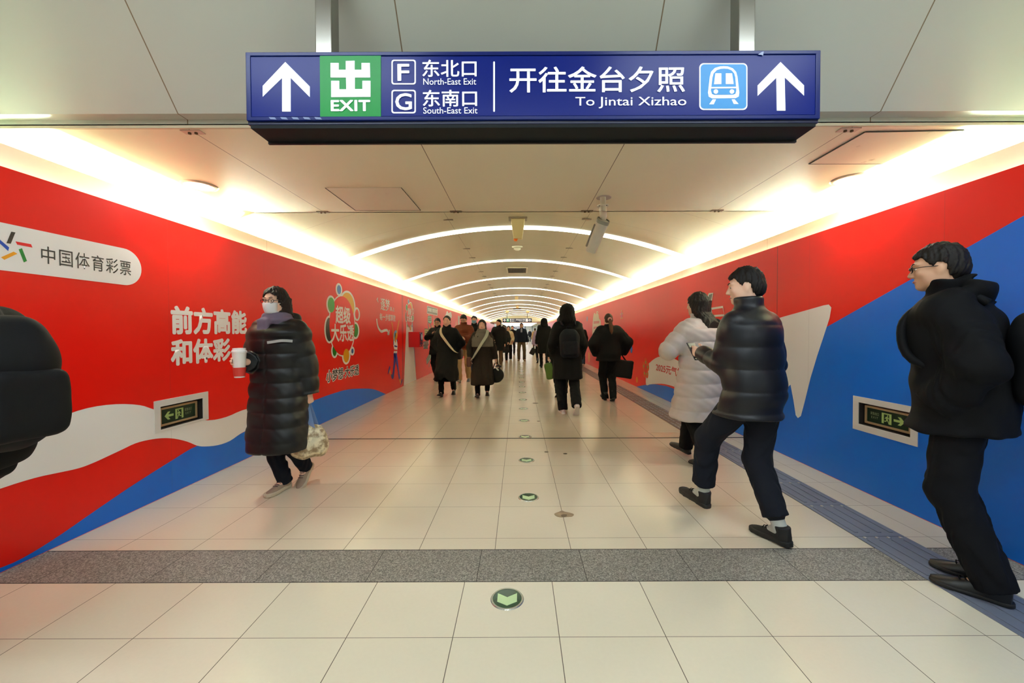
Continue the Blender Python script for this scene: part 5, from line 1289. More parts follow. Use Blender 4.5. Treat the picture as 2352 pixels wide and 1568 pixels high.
        th = 0.032 if Sh['kind'] == 'sneaker' else 0.02
        w_ = hw_(y)
        up_ = np.interp(y, [0, 0.03, 0.07, 0.11, 0.16, 0.22, 0.265], [0.085, 0.09, 0.088, 0.083, 0.062, 0.046, 0.03])
        a_ = np.sqrt((x / (w_ - 0.001)) ** 2 + (np.maximum(z - 0.012, 0) / (up_ - 0.012)) ** 2)
        d = np.maximum((a_ - 1) * 0.03, np.maximum(np.maximum(0.0 - y, y - 0.27), 0.010 - z))
        top = np.maximum(cone_d(x, y, z, np.array([0, 0.05, 0.06]), np.array([0, 0.045, 0.16 if Sh['kind'] == 'boot' else 0.11]), 0.042, 0.046)[0], z - (0.17 if Sh['kind'] == 'boot' else Sh.get('top', 0.112)))
        d = smin(d, top, 0.025)
        F.d[sl] = d * s
        o = F.mesh('shoe', mat('shoe_%d_%d_%d' % Sh['rgb'], Sh['rgb'], 0.45 if Sh['kind'] != 'sneaker' else 0.7, var=0.15, scale=30), root, 1)
        F2 = Field(c0 - 0.2 * s, c0 + 0.2 * s, min(vox, 0.006)); sl, Pp = F2.sub(c0 - 0.22 * s, c0 + 0.22 * s); x, y, z = inv(*Pp); w_ = hw_(y) + 0.004
        F2.d[sl] = np.maximum(np.maximum(np.abs(x) - w_, np.abs(y - 0.132) - 0.142), np.abs(z - th / 2 - 0.0005) - th / 2) * s
        if o: F2.mesh('sole', mat('sole_%d_%d_%d' % Sh['sole'], Sh['sole'], 0.7, var=0.1, scale=30), o, 1)
        if Sh.get('sock'):
            F3 = Field(f['ank'] - 0.12 * s, f['ank'] + 0.14 * s, min(vox, 0.006)); F3.cone(tf((0, 0.052, 0.07)), f['ank'] + unit(f['knee'] - f['ank']) * 0.10 * s, 0.042 * s, 0.043 * s, 0, flat=True); F3.cone(tf((0, 0.06, 0.08)), tf((0, 0.12, 0.062)), 0.036 * s, 0.026 * s, 0.02); F3.mesh('sock', cloth(Sh['sock']), root)
        if Sh.get('lace'):
            for k in range(4):
                yy = 0.105 + k * 0.02; zz = float(np.interp(yy, [0.1, 0.2], [0.087, 0.052])); tube('lace', [tf((-0.022, yy, zz - 0.004)), tf((0, yy + 0.006, zz + 0.004)), tf((0.022, yy, zz - 0.004))], 0.0028, cloth(Sh['lace']), o, 6)
    # ---- coat
    C = dict(rgb=(14, 14, 16), hem=0.80, th=0.03, flare=0.0, puff=None, shiny=False, hood=False, collar=0.03, sleeve=(0.072, 0.062, 0.055), name='coat', ripple=0.0, wr=0.006); C.update(coat or {})
    t = C['th']; hz = C['hem'] * s
    pts = [P, N] + [a[k] for a in J['arm'] for k in ('sh', 'el', 'wr')] + [V(P[0], P[1], hz)]
    lo3, hi3 = bb(pts, 0.27 * s); hi3[2] = N[2] + 0.24 * s; F = Field(lo3, hi3, vox)
    km = (J['foot'][0]['knee'] + J['foot'][1]['knee']) / 2
    spread = abs(J['foot'][0]['knee'][1] - J['foot'][1]['knee'][1]) / 2
    def ctr(z):
        if z >= P[2]: return cl(z)
        u = min((P[2] - z) / (P[2] - km[2]), 1.6); return P + (km - P) * u * 0.75
    st = []
    for z, rx, ry in ((N[2] + 0.005 * s, 0.075, 0.068), (N[2] - 0.035 * s, 0.125, 0.084), (N[2] - 0.085 * s, 0.160 * sh, 0.100), (N[2] - 0.17 * s, 0.172 * sh, 0.114), (N[2] - 0.30 * s, 0.165, 0.114), (N[2] - 0.42 * s, 0.163, 0.117), (P[2], 0.17, 0.124), (P[2] - 0.10 * s, 0.172, 0.125)):
        if z > hz: c = ctr(z); tt = t if z < N[2] - 0.06 * s else t * 0.5; st.append((z, c[0], c[1], (rx + tt) * s, (ry + tt * 1.05) * s))
    zl = min(x[0] for x in st)
    if hz < P[2] - 0.12 * s:
        u = (P[2] - hz) / (0.5 * s); c = ctr(hz); st.append((hz, c[0], c[1], (0.172 + t + C['flare'] + 0.01 * u) * s, (0.125 + t + C['flare'] + 0.02 * u) * s + spread * 0.35))
    else: c = ctr(hz); st.append((hz, c[0], c[1], (0.172 + t * 1.0 + C['flare']) * s, (0.124 + t * 1.1 + C['flare']) * s))
    st = [x for i, x in enumerate(st) if all(abs(x[0] - y_[0]) > 0.02 for y_ in st[:i])]
    qz = C['puff']
    F.loft(st, 0, 2.3, quilt=(qz[0], qz[1]) if qz else None, ripple=(C['ripple'], 9, seed, P[2], 0.4) if C['ripple'] else None, cap=0.025)
    if hz < P[2] - 0.2 * s:
        for f in J['foot']:
            F.cone(f['hip'], f['knee'] + V(0, 0.01, 0), 0.10 * s, (0.085 + t * 0.5) * s, 0.08, quilt=(qz[0], qz[1] * 0.7) if qz else None)
            F.cone(f['knee'], f['knee'] + (f['ank'] - f['knee']) * 0.9, (0.085 + t * 0.5) * s, 0.09 * s, 0.10) if hz < f['knee'][2] - 0.05 else None
    for q, a in enumerate(J['arm']):
        r0, r1, r2 = ((x + max(t - 0.03, -0.01)) * s for x in C['sleeve']); e2 = a['wr'] + a['dir'] * 0.012 * s
        F.cone(a['sh'] + V(-a['sd'] * 0.02, 0, -0.005) * s, a['el'], r0, r1, 0.05, quilt=(qz[0], qz[1] * 0.8) if qz else None, wrk=None if qz else (0.003, 38, seed + q))
        F.cone(a['el'], e2, r1, r2, 0.02, quilt=(qz[0], qz[1] * 0.8) if qz else None, flat=True, wrk=None if qz else (0.004, 48, seed + q))
    if C['collar']:
        hh = C['collar']; c = N + up * 0.02 * s
        F.loft([(N[2] - 0.03 * s, N[0], N[1] + 0.0, 0.098 * s, 0.090 * s), (N[2] + 0.02 * s, c[0], c[1] + 0.004, 0.086 * s, 0.082 * s), (N[2] + (0.03 + hh) * s, c[0], c[1] + 0.012, 0.088 * s, 0.086 * s)], 0.02, 2.0, cap=0.02)
    if C['hood']:
        c = N + V(0, -0.10, 0.01) * s; F.ell(c, np.array((0.135, 0.065, 0.085)) * s, 0.04); F.ell(c + V(0, -0.01, 0.055) * s, np.array((0.10, 0.05, 0.03)) * s, 0.02, 's')
    F.clip_below(hz)
    if not qz: F.wrinkle(C['wr'], seed + 3, (10, 10, 16) if hz > 0.7 else (14, 14, 9))
    else: F.wrinkle(C['wr'] * 0.6, seed + 3, (14, 14, 14))
    zc = N[2] - 0.01
    sl, Pp = F.sub(lo3, hi3); x, y, z = Pp                                         # front closure
    cy = np.interp(z, [zl, N[2]], [P[1], N[1]]); cx = np.interp(z, [zl, N[2]], [P[0], N[0]])
    F.d[sl] += (0.004 * np.exp(-((x - cx) / 0.008) ** 2) * (y > cy)).astype(np.float32)
    co = F.mesh(C['name'], cloth(C['rgb'], C.get('rough', 0.8), C['shiny']), root)
    J['s'] = s; J['root'] = root; J['tolocal'] = tolocal; J['hw'] = hw; J['V'] = V; J['vox'] = vox; J['coat'] = co; J['cl'] = cl
    for fn in extras: fn(J)
    return J
# ---- worn extras
def ex_mask(rgb):
    def fn(J):
        s, hw = J['s'], J['hw']; bm = bmesh.new(); NU, NV_ = 12, 8; g = []
        for j in range(NV_ + 1):
            v = j / NV_; row = []
            for i in range(NU + 1):
                u = i / NU * 2 - 1
                wd = 0.066 - 0.012 * v; z = -0.016 - 0.088 * v + 0.004 * abs(u)
                y = 0.030 + 0.078 * math.sqrt(max(0, 1 - (u * 0.93) ** 2)) + 0.012 * math.sin(PI * v) * (1 - abs(u)) - 0.022 * v * v
                row.append(bm.verts.new(hw((u * wd, y + 0.002, z))))
            g.append(row)
        for j in range(NV_):
            for i in range(NU): bm.faces.new((g[j][i], g[j][i + 1], g[j + 1][i + 1], g[j + 1][i]))
        o = mesh_obj('face_mask', bm, cloth(rgb, 0.8), J['root'], smooth=True); md = o.modifiers.new('thick', 'SOLIDIFY'); md.thickness = 0.003
        for sd in (-1, 1): tube('ear_loop', [hw((sd * 0.063, 0.055, -0.025)), hw((sd * 0.078, 0.02, -0.008)), hw((sd * 0.083, -0.012, -0.005)), hw((sd * 0.075, 0.02, -0.05)), hw((sd * 0.058, 0.05, -0.085))], 0.0016, cloth((230, 230, 230)), o, 5)
    return fn
def ex_glasses(J):
    s, hw = J['s'], J['hw']; m = mat('glasses_black', (18, 16, 16), 0.3, var=0); bm = bmesh.new()
    for sd in (-1, 1):
        bm_tube(bm, [hw((sd * (0.033 + 0.023 * math.cos(a)), 0.101 - 0.006 * abs(math.cos(a)), 0.0 + 0.017 * math.sin(a))) for a in (2 * PI * k / 16 for k in range(17))], 0.0022 * s, 6, False)
        bm_tube(bm, [hw((sd * 0.056, 0.098, 0.004)), hw((sd * 0.076, 0.05, 0.005)), hw((sd * 0.08, -0.01, 0.0))], 0.002 * s, 6)
    bm_tube(bm, [hw((-0.011, 0.103, 0.004)), hw((0, 0.106, 0.007)), hw((0.011, 0.103, 0.004))], 0.002 * s, 6)
    mesh_obj('glasses', bm, m, J['root'], smooth=True)
def ex_scarf(rgb, shawl=False, fringe=False):
    def fn(J):
        s, N, V = J['s'], J['N'], J['V']; F = Field(N - 0.42 * s, N + 0.2 * s, J['vox'])
        F.loft([(N[2] - 0.04 * s, N[0], N[1] + 0.008, 0.125 * s, 0.115 * s), (N[2] + 0.02 * s, N[0], N[1] + 0.014 * s, 0.118 * s, 0.11 * s), (N[2] + 0.07 * s, N[0], N[1] + 0.02 * s, 0.09 * s, 0.092 * s)], 0, 2.0, quilt=(0.045, 0.012), cap=0.03)
        if shawl: F.loft([(N[2] - 0.34 * s, N[0], N[1] + 0.01, 0.262 * s, 0.168 * s), (N[2] - 0.16 * s, N[0], N[1], 0.245 * s, 0.162 * s), (N[2] - 0.06 * s, N[0], N[1], 0.195 * s, 0.138 * s), (N[2] + 0.0 * s, N[0], N[1], 0.12 * s, 0.11 * s)], 0.03, 2.2, ripple=(0.006, 14, 1, N[2], 0.2))
        else: F.rbox(N + V(0.03, 0.135, -0.10) * s, np.array((0.05, 0.022, 0.11)) * s, 0.02, np.eye(3), 0.02)
        F.wrinkle(0.005, 9, (22, 22, 30)); F.mesh('shawl' if shawl else 'scarf', cloth(rgb, 0.9), J['root'])
    return fn
def ex_strip(name, pts, wd, th, rgb, nrm=(0, 1, 0)):
    """flat strap along local points"""
    def fn(J):
        s = J['s']; P_ = [np.array(p, float) * s for p in pts]; P_ = [np.array(q) for q in smooth_loop([tuple(p) for p in P_], 6, closed=False)]
        bm = bmesh.new(); rr = []
        for i, p in enumerate(P_):
            t = unit(P_[min(i + 1, len(P_) - 1)] - P_[max(i - 1, 0)]); n = np.array(nrm, float); w_ = unit(np.cross(t, n)); n = unit(np.cross(w_, t))
            rr.append([bm.verts.new(p + w_ * a * wd / 2 + n * b * th / 2) for a, b in ((-1, -1), (1, -1), (1, 1), (-1, 1))])
        for a, b in zip(rr, rr[1:]):
            for k in range(4): bm.faces.new((a[k], a[(k + 1) % 4], b[(k + 1) % 4], b[k]))
        bm.faces.new(rr[0][::-1]); bm.faces.new(rr[-1]); bmesh.ops.recalc_face_normals(bm, faces=bm.faces)
        mesh_obj(name, bm, cloth(rgb), J['root'])
    return fn
def ex_trim(name, z, rgb, wd=0.02, dx=(-0.2, 0.2)):
    return lambda J: None
def walk(a, lead, yawl=0, wx_=0.085, toe=32, strike=14):
    f = (wx_, a, yawl); b = (wx_, -a - 0.05, yawl)
    F_ = lambda sd, q, p: (sd * q[0], q[1] - 0.06, q[2] - sd * 4, p, 0.0)
    return (F_(-1, f, -strike), F_(1, b, toe)) if lead == 'L' else (F_(-1, b, toe), F_(1, f, -strike))
STAND = ((-0.09, -0.10, 6, 0, 0), (0.09, -0.10, -6, 0, 0))
def pos(u, v): p = at_z(u, v); return p.x, p.y

# ------------------------------------------------------------------ the people, nearest first
def Wp(J, q):
    o = J['root']; return rotz(math.degrees(o.rotation_euler.z)) @ np.array(q, float) + np.array(o.location)
def grip(J, i, along=0.085, out=0.03):
    a = J['arm'][i]; n = unit(np.cross(a['th'], a['dir'])) * (1 if a['sd'] > 0 else -1)
    if n @ np.array((-a['sd'], 0, 0)) < 0 and abs(a['dir'][2]) > 0.6: n = -n
    return Wp(J, a['wr'] + (a['dir'] * along + n * out) * J['s'])
def bag_thing(name, c, label, cat='bag', group=None): return empty(name, tuple(c), 0, label, cat, group)
def put_in(r, o):
    if o is not None: o.matrix_parent_inverse = Matrix.Translation(-r.location)
    return o
def backpack(J, rgb, label, dy=-0.24, z=1.19, sz=(0.15, 0.10, 0.23), vox=0.009, rd=0.07):
    s = J['s']; y0 = math.degrees(J['root'].rotation_euler.z); M = rotz(y0)
    pl = J['cl'](z * s); c = Wp(J, (pl[0], pl[1] + dy * s, z * s)); r = bag_thing('backpack', c, label, 'backpack')
    F = Field(c - 0.36, c + 0.36, vox); F.rbox(c - M @ np.array((0, 0.01, 0.03)) * s, np.array((sz[0], sz[1], sz[2] * 0.86)) * s, rd * s, M); F.rbox(c + M @ np.array((0, 0.02, sz[2] * 0.55)) * s, np.array((sz[0] * 0.72, sz[1] * 0.72, sz[2] * 0.45)) * s, 0.06 * s, M, 0.09); F.wrinkle(0.006, 4, (12, 12, 12)); m = cloth(rgb, 0.7)
    put_in(r, F.mesh('pack_body', m, r))
    F = Field(c - 0.36, c + 0.36, vox); F.rbox(c + M @ np.array((0, -sz[1] * 0.95, -0.07)) * s, np.array((sz[0] * 0.8, 0.05, sz[2] * 0.5)) * s, 0.04 * s, M); F.wrinkle(0.003, 5, (14, 14, 14)); put_in(r, F.mesh('front_pocket', m, r))
    for sd in (-1, 1):
        N, P = J['N'], J['P']; q = [N + np.array((sd * 0.10, -0.14, -0.05)) * s, N + np.array((sd * 0.115, -0.04, 0.015)) * s, N + np.array((sd * 0.12, 0.08, -0.05)) * s, N + np.array((sd * 0.135, 0.152, -0.16)) * s, N + np.array((sd * 0.18, 0.10, -0.33)) * s, N + np.array((sd * 0.17, -0.13, -0.40)) * s]
        q = smooth_loop([tuple(Wp(J, v)) for v in q], 5, closed=False); put_in(r, tube('shoulder_strap', q, 0.02 * s, m, r, 8))
    put_in(r, tube('top_loop', [tuple(c + M @ np.array(v) * s) for v in ((-0.04, 0.06, sz[2] - 0.01), (-0.03, 0.06, sz[2] + 0.04), (0.03, 0.06, sz[2] + 0.04), (0.04, 0.06, sz[2] - 0.01))], 0.008, m, r, 6))
    return r
def phone(J, i, label):
    g = grip(J, i, 0.10, 0.022); y0 = math.degrees(J['root'].rotation_euler.z); M = rotz(y0) @ rotx(-35)
    r = bag_thing('phone', g, label, 'phone')
    F = Field(g - 0.12, g + 0.12, 0.004); F.rbox(g, np.array((0.037, 0.0045, 0.076)), 0.004, M); put_in(r, F.mesh('phone_case', mat('phone_dark', (28, 28, 32), 0.3, var=0), r, 0))
BLK = (9, 9, 10); BLK2 = (14, 14, 16)

# 1 left edge, half out of the frame
J = person(-2.07, 1.42, 82, 1.76, 'person in black jacket and backpack cut off by the left edge of the frame', ((-0.09, 0.36, 0, -8, 0.0), (0.09, 0.16, 0, 20, 0.0)),
           (dict(l=(-0.24, -0.16, 0.86), pole=(-0.5, -1, 0)), dict(l=(0.22, 0.25, 1.0))), lean=5, hair='short', coat=dict(rgb=BLK, hem=0.80, th=0.05, hood=True, wr=0.008), legs=dict(rgb=(14, 14, 17)), vox=0.008, seed=1)
backpack(J, (16, 17, 20), 'black backpack of the person cut off at the left edge', -0.25, 1.13, (0.14, 0.15, 0.24), rd=0.12)

# 2 woman with mask, cup and plastic bag
J = person(-1.95, 3.25, 175, 1.68, 'woman in long black puffer coat and white face mask walking along the left wall', ((-0.07, -0.34, 0, 42, 0.02), (0.035, -0.14, -4, 0, 0.0)),
           (dict(w=(-1.715, 3.27, 0.74), pole=(-0.6, -0.6, 0), curl=0.9), dict(w=(-2.075, 3.04, 1.09), dir=(0.45, 0.85, 0.1), thumb=(-0.2, 0.1, 1), curl=0.55, pole=(0.6, -0.8, -0.5))),
           lean=2, hair=('long', -0.34), coat=dict(rgb=(13, 15, 17), hem=0.39, th=0.055, puff=(0.115, 0.016), hood=True, collar=0.05, wr=0.006, shiny=True, flare=-0.02), legs=dict(rgb=(20, 23, 32), r=(0.09, 0.068, 0.062), hem=0.045), shoe=dict(rgb=(150, 130, 112), sole=(190, 176, 152), lace=(90, 72, 72), top=0.135), vox=0.0062, seed=2,
           extras=(ex_mask((226, 230, 234)), ex_scarf((112, 103, 122)), ex_glasses,
                   ex_strip('reflective_stripe', [(-0.205, 0.135, 1.30), (-0.15, 0.185, 1.305), (-0.08, 0.20, 1.295), (-0.04, 0.205, 1.29)], 0.02, 0.004, (170, 172, 172), (0, 1, 0))))
g = grip(J, 1, 0.075, 0.046); r = bag_thing('drink_cup', g - np.array((0, 0, 0.09)), 'white and red drink cup in the hand of the masked woman', 'cup')
put_in(r, mesh_obj('cup', bm_lathe(bmesh.new(), [(0.0, -0.105), (0.034, -0.105), (0.046, 0.085), (0.0, 0.085)], tuple(g), 28), mat('cup_white', (228, 226, 220), 0.4), r, smooth=False))
put_in(r, mesh_obj('cup_sleeve', bm_lathe(bmesh.new(), [(0.0365, -0.095), (0.0415, -0.03), (0.0425, -0.03), (0.0375, -0.095)], tuple(g), 28), mat('cup_red', (206, 60, 48), 0.45), r, smooth=False, label='red printed band'))
put_in(r, mesh_obj('cup_lid', bm_lathe(bmesh.new(), [(0.049, 0.08), (0.05, 0.092), (0.044, 0.096), (0.042, 0.112), (0.0, 0.114)], tuple(g), 28), mat('lid_white', (236, 238, 238), 0.25), r, smooth=False))
h = grip(J, 0, 0.085, 0.02); c = np.array((h[0] - 0.02, h[1] + 0.02, 0.40)); r = bag_thing('carrier_bag', (c[0], c[1], 0.26), 'beige patterned carrier bag with clear blue handles hanging from the masked woman')
F = Field(c - 0.26, c + 0.26, 0.008); F.ell(c, (0.155, 0.10, 0.135), 0); F.ell(c + (0.0, 0, 0.08), (0.10, 0.06, 0.10), 0.05); F.wrinkle(0.02, 3, (14, 14, 10))
k = NT('bag_pattern'); k.pos(); f = k.noise(26, 3.0); rmp = k.node('ShaderNodeValToRGB'); k.put(rmp.inputs[0], f); e_ = rmp.color_ramp.elements; e_[0].position = 0.4; e_[0].color = lin((150, 128, 96)) + (1,); e_[1].position = 0.6; e_[1].color = lin((226, 214, 178)) + (1,); k.put(k.b.inputs['Base Color'], rmp.outputs[0]); k.b.inputs['Roughness'].default_value = 0.4
put_in(r, F.mesh('bag_body', k.m, r))
hm = mat('bag_film', (150, 176, 222), 0.25, var=0.1); hm.node_tree.nodes['Principled BSDF'].inputs['Alpha'].default_value = 0.45
for sd in (-1, 1):
    bm = bmesh.new(); t = Vector(h) + Vector((0, sd * 0.012, -0.01)); b = Vector(c) + Vector((0, sd * 0.035, 0.13))
    v = [bm.verts.new(p) for p in (t + Vector((-0.02, 0, 0)), t + Vector((0.02, 0, 0)), b + Vector((0.085, 0, 0)), b + Vector((0.03, 0, 0.03)), b + Vector((-0.03, 0, 0.03)), b + Vector((-0.085, 0, 0)))]
    bm.faces.new(v); o = mesh_obj('bag_handle', bm, hm, r); md = o.modifiers.new('t', 'SOLIDIFY'); md.thickness = 0.002; put_in(r, o)

# 3 woman in pale coat, 4 man in navy puffer, 5 man at the right wall
J = person(1.80, 3.93, 25, 1.70, 'woman in pale grey puffer coat with long black hair walking away along the right wall', ((-0.035, -0.17, 4, 4, 0), (0.09, 0.22, 0, -10, 0.02)),
           (dict(l=(-0.17, 0.27, 1.10), pole=(-1, -0.5, -0.4)), dict(l=(0.12, 0.30, 1.10), pole=(1, -0.5, -0.4))), lean=2, hair=('long', -0.33), head=(10, 0),
           coat=dict(rgb=(204, 196, 190), hem=0.45, th=0.06, puff=(0.135, 0.020), shiny=True, wr=0.012, flare=-0.01), legs=dict(rgb=(12, 12, 13), r=(0.095, 0.078, 0.072), hem=0.05), shoe=dict(rgb=(20, 19, 18), sole=(14, 14, 14), kind='boot'), vox=0.0068, seed=3)
s_ = J['s']; pl = J['N']; c = Wp(J, (0.13, -0.19, 1.24)); r = bag_thing('shoulder_pack', c, 'small dark grey pack behind the shoulder of the woman in the pale coat', 'bag')
F = Field(c - 0.26, c + 0.26, 0.009); F.rbox(c, np.array((0.095, 0.06, 0.12)), 0.05, rotz(25)); F.wrinkle(0.005, 8, (14, 14, 14)); put_in(r, F.mesh('pack_body', cloth((74, 68, 70), 0.6), r))
put_in(r, tube('pack_strap', smooth_loop([tuple(Wp(J, q)) for q in ((0.13, -0.17, 1.33), (0.13, -0.08, 1.425), (0.13, 0.06, 1.40), (0.15, 0.16, 1.26))], 5, closed=False), 0.014, cloth((60, 56, 58)), r, 8))

J = person(1.48, 2.50, 19, 1.73, 'man in dark navy puffer jacket and black trainers striding away on the right', ((-0.07, 0.30, 0, -6, 0.075), (0.10, -0.165, 0, 3, 0)),
           (dict(w=(1.30, 2.80, 1.16), pole=(-0.25, -0.6, -1), dir=(-0.1, 1, 0.1), thumb=(0.1, 0, 1)), dict(l=(0.15, 0.26, 1.05), pole=(0.4, -0.5, -1))), lean=4, sh=0.92, hair='short', head=(48, -6),
           coat=dict(rgb=(15, 17, 26), hem=0.78, th=0.03, puff=(0.135, 0.013), shiny=True, collar=0.05, wr=0.007), legs=dict(rgb=(24, 27, 36), r=(0.10, 0.082, 0.074), hem=-0.055, cuff=True), shoe=dict(rgb=(15, 15, 16), sole=(18, 18, 18), sock=(176, 180, 174), lace=(20, 20, 20)), vox=0.0062, seed=4, drop=0.02)
phone(J, 0, 'dark phone in the hand of the man in the navy puffer jacket')

J = person(2.26, 2.02, 36, 1.76, 'man in black coat and black leather shoes walking close to the blue right wall', ((-0.05, -0.17, 2, 0, 0), (0.12, -0.14, -4, 0, 0)),
           (dict(l=(-0.175, 0.05, 0.96), pole=(-0.8, -1, 0), dir=(0.25, 0.25, -1)), dict(l=(0.175, 0.05, 0.96), dir=(-0.25, 0.25, -1))), lean=6, hair='short', head=(14, -4), skin='mid',
           coat=dict(rgb=(13, 14, 17), hem=0.79, th=0.06, hood=True, collar=0.05, wr=0.009, flare=0.01), legs=dict(rgb=(16, 17, 21), r=(0.105, 0.086, 0.078), hem=0.045), shoe=dict(rgb=(14, 13, 13), sole=(16, 14, 13), kind='leather', lace=(12, 12, 12)), vox=0.0062, seed=5, z0=0.0085, extras=(ex_glasses,))
backpack(J, (14, 15, 18), 'black backpack on the man walking close to the blue right wall', -0.28, 1.16, (0.15, 0.11, 0.22))

# the left-hand group coming towards the camera
x, y = pos(1028, 908)
J = person(x, y, 178, 1.66, 'woman in long black coat with a cream strap across her chest', walk(0.20, 'R', toe=38), (dict(l=(-0.165, 0.03, 0.92), pole=(-1, -0.6, 0)), dict(l=(0.165, 0.03, 0.92), pole=(1, -0.6, 0))),
           hair='tied', coat=dict(rgb=BLK, hem=0.34, th=0.045, flare=0.015, collar=0.05, ripple=0.008), legs=dict(rgb=(10, 10, 12)), shoe=dict(rgb=(28, 22, 20), kind='boot'), vox=0.009, seed=6)
c = Wp(J, (-0.24, -0.10, 0.86)); r = bag_thing('shoulder_bag', c, 'black bag on a cream strap worn by the woman in the long black coat')
F = Field(c - 0.22, c + 0.22, 0.01); F.rbox(c, np.array((0.05, 0.13, 0.11)), 0.03, rotz(178)); put_in(r, F.mesh('bag_body', cloth((20, 20, 22), 0.5), r))
def strap(J, r, nm, pts, wd, rgb, up_):
    bm = bmesh.new(); q = [np.array(p) for p in smooth_loop([tuple(Wp(J, np.array(p) * J['s'])) for p in pts], 6, closed=False)]; rr = []
    ctr_ = Wp(J, (0, 0, 1.2 * J['s']))
    for i, p in enumerate(q):
        t = unit(q[min(i + 1, len(q) - 1)] - q[max(i - 1, 0)]); n = unit(np.array((p[0] - ctr_[0], p[1] - ctr_[1], 0.25))); w_ = unit(np.cross(t, n)); n = unit(np.cross(w_, t))
        rr.append([bm.verts.new(p + w_ * a * wd / 2 + n * b * 0.004) for a, b in ((-1, -1), (1, -1), (1, 1), (-1, 1))])
    for a, b in zip(rr, rr[1:]):
        for k_ in range(4): bm.faces.new((a[k_], a[(k_ + 1) % 4], b[(k_ + 1) % 4], b[k_]))
    bm.faces.new(rr[0][::-1]); bm.faces.new(rr[-1]); bmesh.ops.recalc_face_normals(bm, faces=bm.faces)
    put_in(r, mesh_obj(nm, bm, cloth(rgb), r))
strap(J, r, 'strap', [(0.12, -0.10, 1.47), (0.13, 0.02, 1.49), (0.10, 0.155, 1.36), (0.0, 0.20, 1.22), (-0.11, 0.205, 1.08), (-0.19, 0.15, 0.98), (-0.235, 0.0, 0.95)], 0.05, (222, 206, 170), 0)

x, y = pos(1002, 872)
J = person(x + 0.05, y, 178, 1.71, 'man in glasses and black jacket holding a phone beside the left wall', walk(0.14, 'L'), (dict(l=(-0.12, 0.30, 1.26), pole=(-1, -0.4, -0.8), dir=(0.3, 0.7, 0.5)), dict(l=(0.07, 0.32, 1.28), pole=(1, -0.4, -0.8), dir=(-0.3, 0.7, 0.5))),
           head=(0, -8), skin='mid', coat=dict(rgb=(15, 14, 15), hem=0.72, th=0.05, puff=(0.12, 0.012), collar=0.05), shoe=dict(rgb=(26, 24, 24)), vox=0.010, seed=7, extras=(ex_glasses,))
phone(J, 1, 'dark phone in the hands of the man in glasses beside the left wall')

x, y = pos(1066, 877)
J = person(x, y, 176, 1.78, 'man in reddish brown padded jacket and khaki trousers looking down at a phone', walk(0.17, 'R'), (dict(l=(-0.10, 0.34, 1.14), pole=(-1, -0.3, -0.6), dir=(0.4, 0.8, 0.3)), dict(l=(0.08, 0.34, 1.16), pole=(1, -0.3, -0.6), dir=(-0.4, 0.8, 0.3))),
           head=(0, -26), skin='mid', coat=dict(rgb=(92, 42, 24), hem=0.84, th=0.055, puff=(0.13, 0.016), collar=0.05), legs=dict(rgb=(168, 140, 98), r=(0.098, 0.078, 0.068)), shoe=dict(rgb=(96, 106, 116), sole=(150, 146, 138)), vox=0.009, seed=8, extras=(ex_glasses,))
phone(J, 1, 'phone in the hands of the man in the brown padded jacket')

x, y = pos(1108, 911)
J = person(x, y, 183, 1.57, 'woman in dark brown coat with a grey shawl carrying a round black bag', walk(0.19, 'R', toe=40), (dict(l=(-0.30, 0.02, 0.66), curl=0.9, pole=(-1, -0.6, 0)), dict(l=(0.24, 0.06, 0.80), pole=(1, -0.6, 0))),
           hair=('long', -0.20), coat=dict(rgb=(30, 23, 18), hem=0.30, th=0.04, flare=0.03, ripple=0.010), legs=dict(rgb=(10, 10, 11)), shoe=dict(rgb=(30, 22, 18), kind='boot'), vox=0.0085, seed=9, extras=(ex_scarf((104, 98, 88), True),))
h = grip(J, 0, 0.085, 0.01); c = h - np.array((-0.01, 0, 0.27)); r = bag_thing('round_bag', c - np.array((0, 0, 0.15)), 'round black bag hanging low from the hand of the woman in the grey shawl')
F = Field(c - 0.2, c + 0.2, 0.008); F.ell(c, (0.15, 0.075, 0.15), 0); F.wrinkle(0.006, 4, (12, 12, 12)); put_in(r, F.mesh('bag_body', cloth((16, 15, 15), 0.6), r))
for dy in (-0.03, 0.03): put_in(r, tube('bag_handle', [tuple(c + q) for q in ((-0.07, dy, 0.12), (-0.04, dy, 0.22), (0.0, dy * 0.5, 0.275), (0.04, dy, 0.22), (0.07, dy, 0.12))], 0.009, cloth((22, 20, 20)), r, 8))
put_in(r, tube('bag_tag', [tuple(c + q) for q in ((0.0, -0.05, 0.16), (0.03, -0.07, 0.12), (0.05, -0.075, 0.11))], 0.014, mat('tag_white', (220, 222, 216), 0.5), r, 8))
c = Wp(J, (0.26, 0.03, 0.72)); r = bag_thing('shoulder_bag', c, 'small reddish brown bag at the hip of the woman in the grey shawl')
F = Field(c - 0.2, c + 0.2, 0.009); F.rbox(c, np.array((0.05, 0.12, 0.10)), 0.03, rotz(183)); put_in(r, F.mesh('bag_body', mat('brown_leather', (84, 44, 30), 0.45), r))
strap(J, r, 'strap', [(-0.12, -0.08, 1.50), (-0.13, 0.06, 1.50), (-0.10, 0.18, 1.38), (0.0, 0.215, 1.22), (0.11, 0.225, 1.04), (0.20, 0.19, 0.90), (0.27, 0.10, 0.84)], 0.06, (172, 178, 158), 0)

